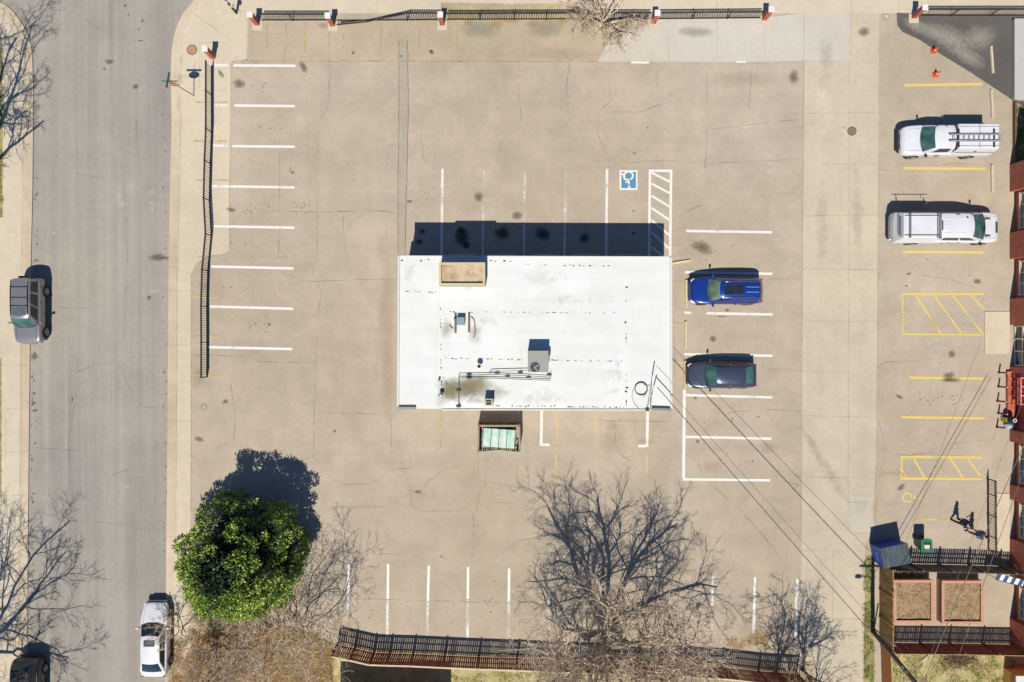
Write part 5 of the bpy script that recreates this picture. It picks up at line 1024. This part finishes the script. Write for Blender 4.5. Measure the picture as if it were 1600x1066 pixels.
        for fd in (f0 + .06, (f0 + f3) / 2 + .03, f3 - .10):
            m = MB(); m.box((X(fd), sg * (hwf(fd) * .985), zb + .34), (.012, .05, .42)); m.build('door_seam', MET['seam'], t)
        for fd in ((f0 + f3) / 2 - .0, f3 - .13): m = MB(); m.box((X(fd), sg * (hwf(fd) * .985 + .012), ztop(fd) - .16), (.17, .035, .035)); m.build('door_handle', MET['black_trim'], t, bevel=.01)
        # lamps
        m = MB(); m.box((X(.045), sg * hw * .70, st[1][2] - .10), (.30, .30, .10), R(-28 * sg)); m.build('headlight', MET['clear_lens'], t, bevel=.03)
        m = MB(); m.box((X(.975), sg * hw * .70, ztop(.96) - .12), (.12, .26, .16), R(16 * sg)); m.build('taillight', MET['red_lens'], t, bevel=.03)
        for fa in axles:
            wheel(t, X(fa), sg * (hw - .105), wr, .22, sg); m = MB(); n = 15
            for k in range(n):
                a0, a1 = math.pi * k / n, math.pi * (k + 1) / n; r0, r1 = wr * 1.04, wr * 1.20
                m.add([(X(fa) + r * math.cos(a), sg * (hwf(fa) + o), wr + r * math.sin(a)) for o in (.003, -.05) for r, a in ((r0, a0), (r1, a0), (r1, a1), (r0, a1))], [(0, 1, 2, 3), (4, 7, 6, 5), (0, 4, 5, 1), (2, 6, 7, 3), (1, 5, 6, 2), (0, 3, 7, 4)])
            m.build('wheel_arch', MET['black_trim'], t)
    m = MB(); m.box((X(.004), 0, zb + .30), (.05, Wd * .5, .16)); m.build('grille', MET['black_trim'], t, bevel=.02)
    m = MB(); m.box((X(.0) - .02, 0, zb + .12), (.10, Wd * .72, .14)); m.build('front_bumper', MET['black_trim'] if name == 'pickup_truck' else pm_, t, bevel=.04)
    m = MB(); m.box((X(1.0) + .02, 0, zb + .14), (.10, Wd * .74, .16)); m.build('rear_bumper', MET['chrome'] if name == 'pickup_truck' else pm_, t, bevel=.04)
    # bonnet shut lines
    zh = lambda f, s: ztop(f) + crown * (1 - .9 * abs(s)) + .004
    m = MB()
    for s in (-.72, .72): 
        pts = [(X(f), s * hwf(f) * (1 - .1 * (f0 - f)), zh(f, s) + .006) for f in (f0 - .01, f0 * .75, f0 * .5, f0 * .28)]; m.tube(pts, .007, 4)
    m.build('bonnet_seam', MET['seam'], t)
    if rails:
        for sg in (1, -1):
            m = MB(); pts = [Vector(roof(.5 + sg * .43, v)) + Vector((0, 0, .05 if .1 < v < .9 else .01)) for v in (.06, .12, .3, .5, .7, .9, .95)]; m.tube(pts, .026, 6); m.build('roof_rail', rails, t, smooth=True)
    if extra: extra(t, X, hw, roof, gp, zr, sgn, ztop, hwf)
    return t
SED = [(0, .48, .56), (.012, .64, .64), (.05, .84, .71), (.12, .965, .80), (.22, .995, .88), (.30, 1, .93), (.5, 1, .95), (.72, 1, .97), (.84, .98, 1.0), (.94, .92, .98), (.985, .82, .90), (1.0, .70, .74)]
SUV = [(0, .48, .70), (.012, .66, .82), (.05, .85, .90), (.12, .965, .97), (.22, .995, 1.03), (.30, 1, 1.06), (.5, 1, 1.08), (.75, 1, 1.10), (.88, .985, 1.10), (.955, .93, 1.06), (.99, .86, .94), (1.0, .76, .78)]
def antenna(t, x, y, z): m = MB(); m.lathe([(.045, z), (.03, z + .05), (.0, z + .07)], (x, y, 0), n=10); m.build('antenna', MET['chrome'], t)
# dark grey sedan
def ex(t, X, hw, roof, gp, zr, sgn, *_): antenna(t, X(.73), 0, zr - .02)
car('parked_sedan', 'dark slate grey sedan with green tinted windows facing the white roofed building', 'car', 1123, 585.5, 180, 4.6, 1.78, SED, (.265, .405, .775, .935, 1.43, .63, .93), paint('slate_grey_paint', lin(84, 94, 114, .7), .5), extra=ex)
# blue suv
def ex(t, X, hw, roof, gp, zr, sgn, *_):
    gp('sunroof', roof, (.24, .76, .10, .58), MET['glass_dark'], push=.008 * sgn(roof)); gp('sunroof_bar', roof, (.22, .78, .325, .35), MET['black_trim'], push=.013 * sgn(roof), nu=4, nv=1)
    for a in ((.21, .235, .08, .6), (.765, .79, .08, .6)): gp('sunroof_frame', roof, a, MET['chrome'], push=.012 * sgn(roof), nu=1, nv=6)
    for u in (.36, .64): gp('roof_groove', roof, (u - .008, u + .008, .64, .97), MET['clear_lens'], push=.006 * sgn(roof), nu=1, nv=4)
    antenna(t, X(.86), 0, zr - .05)
car('parked_suv', 'bright blue crossover with a black panoramic sunroof and silver roof rails', 'car', 1129, 455.5, 180, 4.8, 1.86, SUV, (.25, .39, .90, .975, 1.66, .64, .93), paint('bright_blue_paint', lin(24, 68, 164, .7), .4), glass='glass_sage', wins=((.06, .34), (.37, .64), (.67, .93)), rails=MET['chrome'], extra=ex)
# silver suv on the street, nose to the south
def ex(t, X, hw, roof, gp, zr, sgn, *_):
    for k in range(7): gp('roof_groove', roof, (.22 + k * .093 - .006, .22 + k * .093 + .006, .30, .97), MET['seam'], push=.004 * sgn(roof), nu=1, nv=4)
    for v in (.30, .52, .80):
        m = MB(); a, b_ = Vector(roof(.06, v)), Vector(roof(.94, v)); m.bar(a + Vector((0, 0, .07)), b_ + Vector((0, 0, .07)), .05, .03); m.build('crossbar', MET['black_trim'], t)
    gp('sunroof', roof, (.16, .84, .06, .28), MT('sunroof_grey', lin(104, 112, 122), rough=.12), push=.007 * sgn(roof))
    m = MB(); m.box((X(1.0) - .06, -hw * .3, .95), (.10, .5, .3)); m.build('spare_bracket', MET['black_trim'], t, bevel=.03)
BOXY = [(0, .70, .72), (.012, .82, .86), (.05, .92, .95), (.12, .97, 1.0), (.22, .995, 1.03), (.30, 1, 1.05), (.5, 1, 1.07), (.75, 1, 1.08), (.9, 1, 1.09), (.965, .97, 1.08), (.992, .93, 1.0), (1.0, .84, .80)]
car('parked_suv', 'silver boxy four wheel drive with black roof bars parked on the left kerb', 'car', 57, 486.5, 270, 4.4, 1.84, BOXY, (.265, .40, .955, .985, 1.76, .70, .95), paint('silver_paint', lin(162, 158, 157, .72), .45), zg=-.067, wr=.37, wins=((.07, .34), (.38, .64), (.69, .94)), rails=MET['black_trim'], extra=ex, zb=.34)
# black suv cut by the bottom edge
car('parked_suv', 'black car with silver roof rails cut off by the bottom edge of the street', 'car', 54.5, 1073, 270, 4.6, 1.84, SUV, (.25, .39, .90, .975, 1.68, .66, .94), paint('black_paint', lin(26, 26, 31, .7), .0, .25), glass='glass_dark', zg=-.067, wins=((.06, .34), (.37, .64), (.67, .93)), rails=MET['chrome'])
# white sedan under the twigs
def ex(t, X, hw, roof, gp, zr, sgn, *_): gp('sunroof', roof, (.2, .8, .12, .36), MT('sunroof_smoke', lin(96, 100, 108), rough=.1), push=.007 * sgn(roof))
car('parked_sedan', 'white sedan with a grey sunroof parked under bare twigs by the evergreen tree', 'car', 249.5, 993, 90, 4.95, 1.86, SED, (.28, .42, .75, .91, 1.45, .66, .93), paint('white_sedan_paint', lin(240, 240, 240, .66), .0, .3), glass='glass_dark', zg=-.067, extra=ex)
# pickups
PK = [(0, .70, .74), (.010, .82, .90), (.03, .92, 1.0), (.07, .975, 1.08), (.14, 1, 1.13), (.21, 1, 1.17), (.4, 1, 1.19), (.6, 1, 1.2), (.8, 1, 1.2), (.95, 1, 1.2), (.99, .99, 1.19), (1.0, .96, .95)]
wp = paint('white_truck_paint', lin(246, 246, 248, .62), 0, .35, .6)
def shell(t, X, hw, fa, fb, zb_, zt, wt, mat, rearslope, nm='canopy'):
    m = MB(); o = [(X(fa), hw * .97), (X(fb), hw * .97), (X(fb), -hw * .97), (X(fa), -hw * .97)]; p = [(X(fa) - .03, hw * wt), (X(fb) + rearslope, hw * wt), (X(fb) + rearslope, -hw * wt), (X(fa) - .03, -hw * wt)]
    m.add([(x, y, zb_) for x, y in o] + [(x, y, zt) for x, y in p], [(3, 2, 1, 0), (4, 5, 6, 7), (0, 1, 5, 4), (1, 2, 6, 5), (2, 3, 7, 6), (3, 0, 4, 7)]); return m.build(nm, mat, t, bevel=.05)
def ex(t, X, hw, roof, gp, zr, *_):
    sh_ = shell(t, X, hw, .535, .995, 1.1, 1.92, .80, wp, .04)
    m = MB(); m.box((X(.525), 0, 1.45), (.09, hw * 1.66, .62)); m.build('cab_gap', MET['black_trim'], t)
    for y in (-hw * .62, hw * .62): m = MB(); m.bar((X(.545), y, 1.927), (X(.985), y, 1.927), .022, .012); m.build('lid_seam', MET['seam'], sh_)
    m = MB(); m.bar((X(.77), -hw * .79, 1.928), (X(.77), hw * .79, 1.928), .02, .012); m.build('lid_seam', MET['seam'], sh_)
    for sg in (1, -1):
        m = MB(); m.bar((X(.55), sg * hw * .915, 1.42), (X(.985), sg * hw * .915, 1.42), .03, .02); m.build('side_door_seam', MET['seam'], sh_)
        m = MB(); m.box((X(.76), sg * hw * .90, 1.56), (.14, .03, .05)); m.build('latch', MET['black_trim'], sh_)
    for k in range(5): y = (k - 2) * .2; m = MB(); m.bar((X(.36), y, zr + .0 - abs(k - 2) * .006), (X(.5), y, zr - .002 - abs(k - 2) * .006), .016, .014); m.build('roof_rib', wp, t)
car('pickup_truck', 'white work pickup with a white service body and a ladder on top', 'pickup truck', 1464, 226, 180, 5.9, 2.02, PK, (.21, .315, .515, .53, 1.86, .74, .93), wp, zb=.38, wr=.39, axles=(.16, .79), wins=((.22, .84),), extra=ex)
ld = thing('ladder', 'silver aluminium ladder lying on the white service body of the work pickup', 'ladder', G(1464, 226, 0) + Vector((1.24, -.14, 2.0)), 0)
MT('aluminium', lin(206, 206, 206), metal=.6, rough=.35)
for y in (-.21, .21): m = MB(); m.bar((-1.66, y, .05), (1.75, y, .05), .07, .09); m.build('stile', MT('stile_grey', lin(192, 190, 190), metal=.3, rough=.5), ld)
for k in range(10): m = MB(); m.lathe([(.026, -.2), (.026, .2)], (-1.4 + k * .33, 0, .06), 'Y', n=8); m.build('rung', MET['aluminium'], ld)
m = MB(); m.box((-1.05, 0, -.02), (.08, 1.2, .05)); m.box((1.25, 0, -.02), (.08, 1.2, .05)); m.build('rack_bar', MET['black_trim'], ld)
def ex(t, X, hw, roof, gp, zr, sgn, ztop, hwf):
    sh_ = shell(t, X, hw, .625, .995, 1.1, 1.86, .78, wp, .22)
    m = MB(); m.box((X(.617), 0, 1.45), (.07, hw * 1.6, .62)); m.build('cab_gap', MET['seam'], t)
    m = MB(); m.box((X(.612), 0, 1.87), (.08, .62, .05)); m.build('brake_light', MT('dull_red', lin(150, 62, 66), rough=.3), t, bevel=.01)
    m = MB(); m.box((X(.985) + .06, 0, 1.5), (.03, hw * 1.3, .5), m=Matrix.Rotation(R(-22), 3, 'Y')); m.build('rear_glass', MET['glass_dark'], sh_)
    for f in (.66, .92):
        m = MB(); m.bar((X(f), -hw * .82, 2.06), (X(f), hw * .82, 2.06), .06, .04); rb_ = m.build('rack_bar', MT('rack_grey', lin(120, 124, 128), metal=.5, rough=.4), t)
        for s in (-1, 1): m = MB(); m.bar((X(f), s * hw * .76, 1.86), (X(f), s * hw * .76, 2.05), .05); m.build('rack_foot', MET['rack_grey'], rb_)
    for s in (-1, 1): m = MB(); m.bar((X(.64), s * hw * .62, 1.89), (X(.96), s * hw * .62, 1.89), .04, .05); m.build('roof_track', MET['rack_grey'], t)
    m = MB(); m.bar((X(.635), hw * .78, 2.48), (X(.97), hw * .78, 2.48), .035); m.build('side_rail', MET['black_trim'], t)
    for f in (.69, .93): m = MB(); m.bar((X(f), hw * .78, 2.06), (X(f), hw * .78, 2.48), .035); m.build('rail_post', MET['black_trim'], t)
    m = MB(); m.box((X(.04), 0, ztop(.04) + .04), (.14, .74, .03)); m.build('bonnet_vent', MT('vent_green', lin(70, 86, 84), rough=.3), t, bevel=.01)
    for s in (-1, 1):
        m = MB(); m.add([(X(.16), s * .58 - .09, ztop(.16) + .055), (X(.16), s * .58 + .09, ztop(.16) + .05), (X(.105), s * .56 + .05, ztop(.105) + .05), (X(.105), s * .56 - .05, ztop(.105) + .055), (X(.16), s * .58 - .09, 1.0), (X(.16), s * .58 + .09, 1.0), (X(.105), s * .56 + .05, 1.0), (X(.105), s * .56 - .05, 1.0)],
                        [(0, 1, 2, 3), (7, 6, 5, 4), (0, 4, 5, 1), (1, 5, 6, 2), (2, 6, 7, 3), (3, 7, 4, 0)]); m.build('bonnet_scoop', MT('scoop_grey', lin(96, 104, 118), rough=.5), t)
    m = MB(); m.box((X(.385), hw * .5, zr + .0), (.10, .07, .05)); m.build('roof_marker', MET['black_trim'], t)
    for k in range(5): y = (k - 2) * .24; m = MB(); m.bar((X(.40), y, zr + .0 - abs(k - 2) * .007), (X(.59), y, zr - .002 - abs(k - 2) * .007), .016, .014); m.build('roof_rib', wp, t)
PK2 = [(f, w, z + .04) for f, w, z in PK]
car('pickup_truck', 'white crew cab pickup with a canopy, rack bars and dark bonnet scoops', 'pickup truck', 1464, 359.5, 0, 7.1, 2.06, PK2, (.175, .335, .61, .62, 1.90, .76, .93), wp, zb=.40, wr=.40, axles=(.15, .79), wins=((.12, .46), (.50, .92)), extra=ex)

# ---------------------------------------------------------------- people
def person(label, loc, heading, coat, legs, hair, skin=(.55, .36, .26, 1), stride=.22, arm=.25, hold=False):
    t = thing('person', label, 'person', loc, heading)
    sk = MT('skin_%.2f' % skin[0], skin, var=.06, rough=.55)
    def skin_mesh(name, V, E, Rad, mat, root=0, sub=1):
        me = bpy.data.meshes.new(name); me.from_pydata(V, E, []); me.materials.append(mat); o = bpy.data.objects.new(name, me); col.objects.link(o); o.parent = t
        s = o.modifiers.new('skin', 'SKIN'); s.use_smooth_shade = True
        if not me.skin_vertices: me.skin_vertices.new()
        for i, r in enumerate(Rad): me.skin_vertices[0].data[i].radius = (r, r) if isinstance(r, (int, float)) else r; me.skin_vertices[0].data[i].use_root = (i == root)
        b = o.modifiers.new('sub', 'SUBSURF'); b.levels = sub; b.render_levels = sub; return o
    # x forward, y left; one continuous body with legs, arms, hands and head
    V = [(0, 0, .95), (.01, 0, 1.12), (.0, 0, 1.32), (-.01, 0, 1.45), (.015, 0, 1.53), (.03, 0, 1.64), (.03, 0, 1.73)]; E = [(0, 1), (1, 2), (2, 3), (3, 4), (4, 5), (5, 6)]; Rd = [(.15, .11), (.13, .10), (.17, .115), (.10, .08), (.055, .055), (.078, .095), (.055, .065)]
    for s, k in ((1, 1), (-1, -1)):
        i = len(V); V += [(0, s * .10, .88), (.04 * k + stride * k * .5 + .03, s * .10, .48), (stride * k - .02, s * .10, .09), (stride * k + .14, s * .11, .045)]; E += [(0, i), (i, i + 1), (i + 1, i + 2), (i + 2, i + 3)]; Rd += [.09, .062, .045, (.045, .035)]
        i = len(V); fwd = .30 if hold else -arm * k; wz = 1.02 if hold else .86
        V += [(-.01, s * .19, 1.40), (-.03 + fwd * .2, s * .25, 1.13), (fwd * .75 + .04, s * .24, wz + .0), (fwd * .9 + .07, s * .235, wz - .08)]; E += [(3, i), (i, i + 1), (i + 1, i + 2), (i + 2, i + 3)]; Rd += [.062, .044, .03, (.034, .02)]
        h = V[i + 3]; pw = i + 3
        for q, (dx, dy, L) in enumerate(((.028, 0, .07), (.012, .004, .08), (-.006, .004, .075), (-.024, 0, .06))):
            j = len(V); V += [(h[0] + dx, h[1] + s * dy, h[2] - .045), (h[0] + dx * 1.2 + .006, h[1] - s * .008, h[2] - .045 - L * .5), (h[0] + dx * 1.2 + .016, h[1] - s * .022, h[2] - .045 - L)]; E += [(pw, j), (j, j + 1), (j + 1, j + 2)]; Rd += [.009, .0085, .007]
        j = len(V); V += [(h[0] + .05, h[1] - s * .01, h[2] - .005), (h[0] + .065, h[1] - s * .018, h[2] - .05)]; E += [(pw, j), (j, j + 1)]; Rd += [.010, .008]
    skin_mesh('body', V, E, Rd, sk)
    # coat
    V2 = [(0, 0, .90), (.01, 0, 1.10), (.0, 0, 1.32), (-.01, 0, 1.46)]; E2 = [(0, 1), (1, 2), (2, 3)]; R2 = [(.185, .145), (.165, .135), (.20, .145), (.10, .09)]
    for s, k in ((1, 1), (-1, -1)):
        i = len(V2); fwd = .30 if hold else -arm * k; wz = 1.02 if hold else .86
        V2 += [(-.01, s * .20, 1.40), (-.03 + fwd * .2, s * .255, 1.13), (fwd * .72 + .03, s * .242, wz + .03)]; E2 += [(2, i), (i, i + 1), (i + 1, i + 2)]; R2 += [.082, .064, .05]
    skin_mesh('coat', V2, E2, R2, coat)
    V3 = [(0, 0, .93)]; E3 = []; R3 = [(.16, .125)]
    for s, k in ((1, 1), (-1, -1)):
        i = len(V3); V3 += [(0, s * .10, .86), (.04 * k + stride * k * .5 + .03, s * .10, .48), (stride * k - .02, s * .10, .12)]; E3 += [(0, i), (i, i + 1), (i + 1, i + 2)]; R3 += [.105, .08, .066]
    skin_mesh('trousers', V3, E3, R3, legs)
    for s, k in ((1, 1), (-1, -1)):
        m = MB(); m.lathe([(.03, -.13), (.052, -.08), (.05, .04), (.045, .12), (.02, .16)], (stride * k + .05, s * .105, .05), 'X', n=12); m.build('shoe', MET['black_trim'], t, smooth=True)
    m = MB(); m.lathe([(.0, .135), (.05, .128), (.085, .09), (.103, .03), (.106, -.03), (.09, -.08)], (.012, 0, 1.70), n=18, cap=False); m.build('hair', hair, t, smooth=True)
    for s in (1, -1):
        m = MB(); m.lathe([(.0, -.008), (.011, 0), (.0, .008)], (.118, s * .032, 1.665), 'X', n=8, cap=False); m.build('eye', MT('eye_white', lin(236, 234, 230)), t)
        m = MB(); m.lathe([(.0, -.012), (.022, 0), (.0, .012)], (.02, s * .088, 1.645), 'Y', n=10, cap=False); m.build('ear', sk, t)
    m = MB(); m.tube([(.112, 0, 1.67), (.138, 0, 1.635), (.118, 0, 1.625)], [.008, .014, .008], 8); m.build('nose', sk, t, smooth=True)
    m = MB(); m.bar((.116, -.022, 1.595), (.116, .022, 1.595), .012, .01); m.build('mouth', MT('lips', lin(170, 96, 88)), t)
    return t
person('person in a dark purple coat walking on the lot near the ramp railing', G(1491, 811.5, 0), R(-20), MT('purple_cloth', lin(64, 52, 104), scale=12, var=.3, rough=.9), MT('dark_cloth', lin(44, 42, 52), rough=.9), MT('hair_dark', lin(48, 36, 32), rough=.7), stride=.2)
person('person in a blue grey jacket walking behind the purple coat by the ramp railing', G(1515.5, 828.5, 0), R(168), MT('bluegrey_cloth', lin(92, 124, 148), scale=12, var=.3, rough=.9), MT('charcoal_cloth', lin(56, 58, 64), rough=.9), MET['hair_dark'], stride=.17, hold=True)
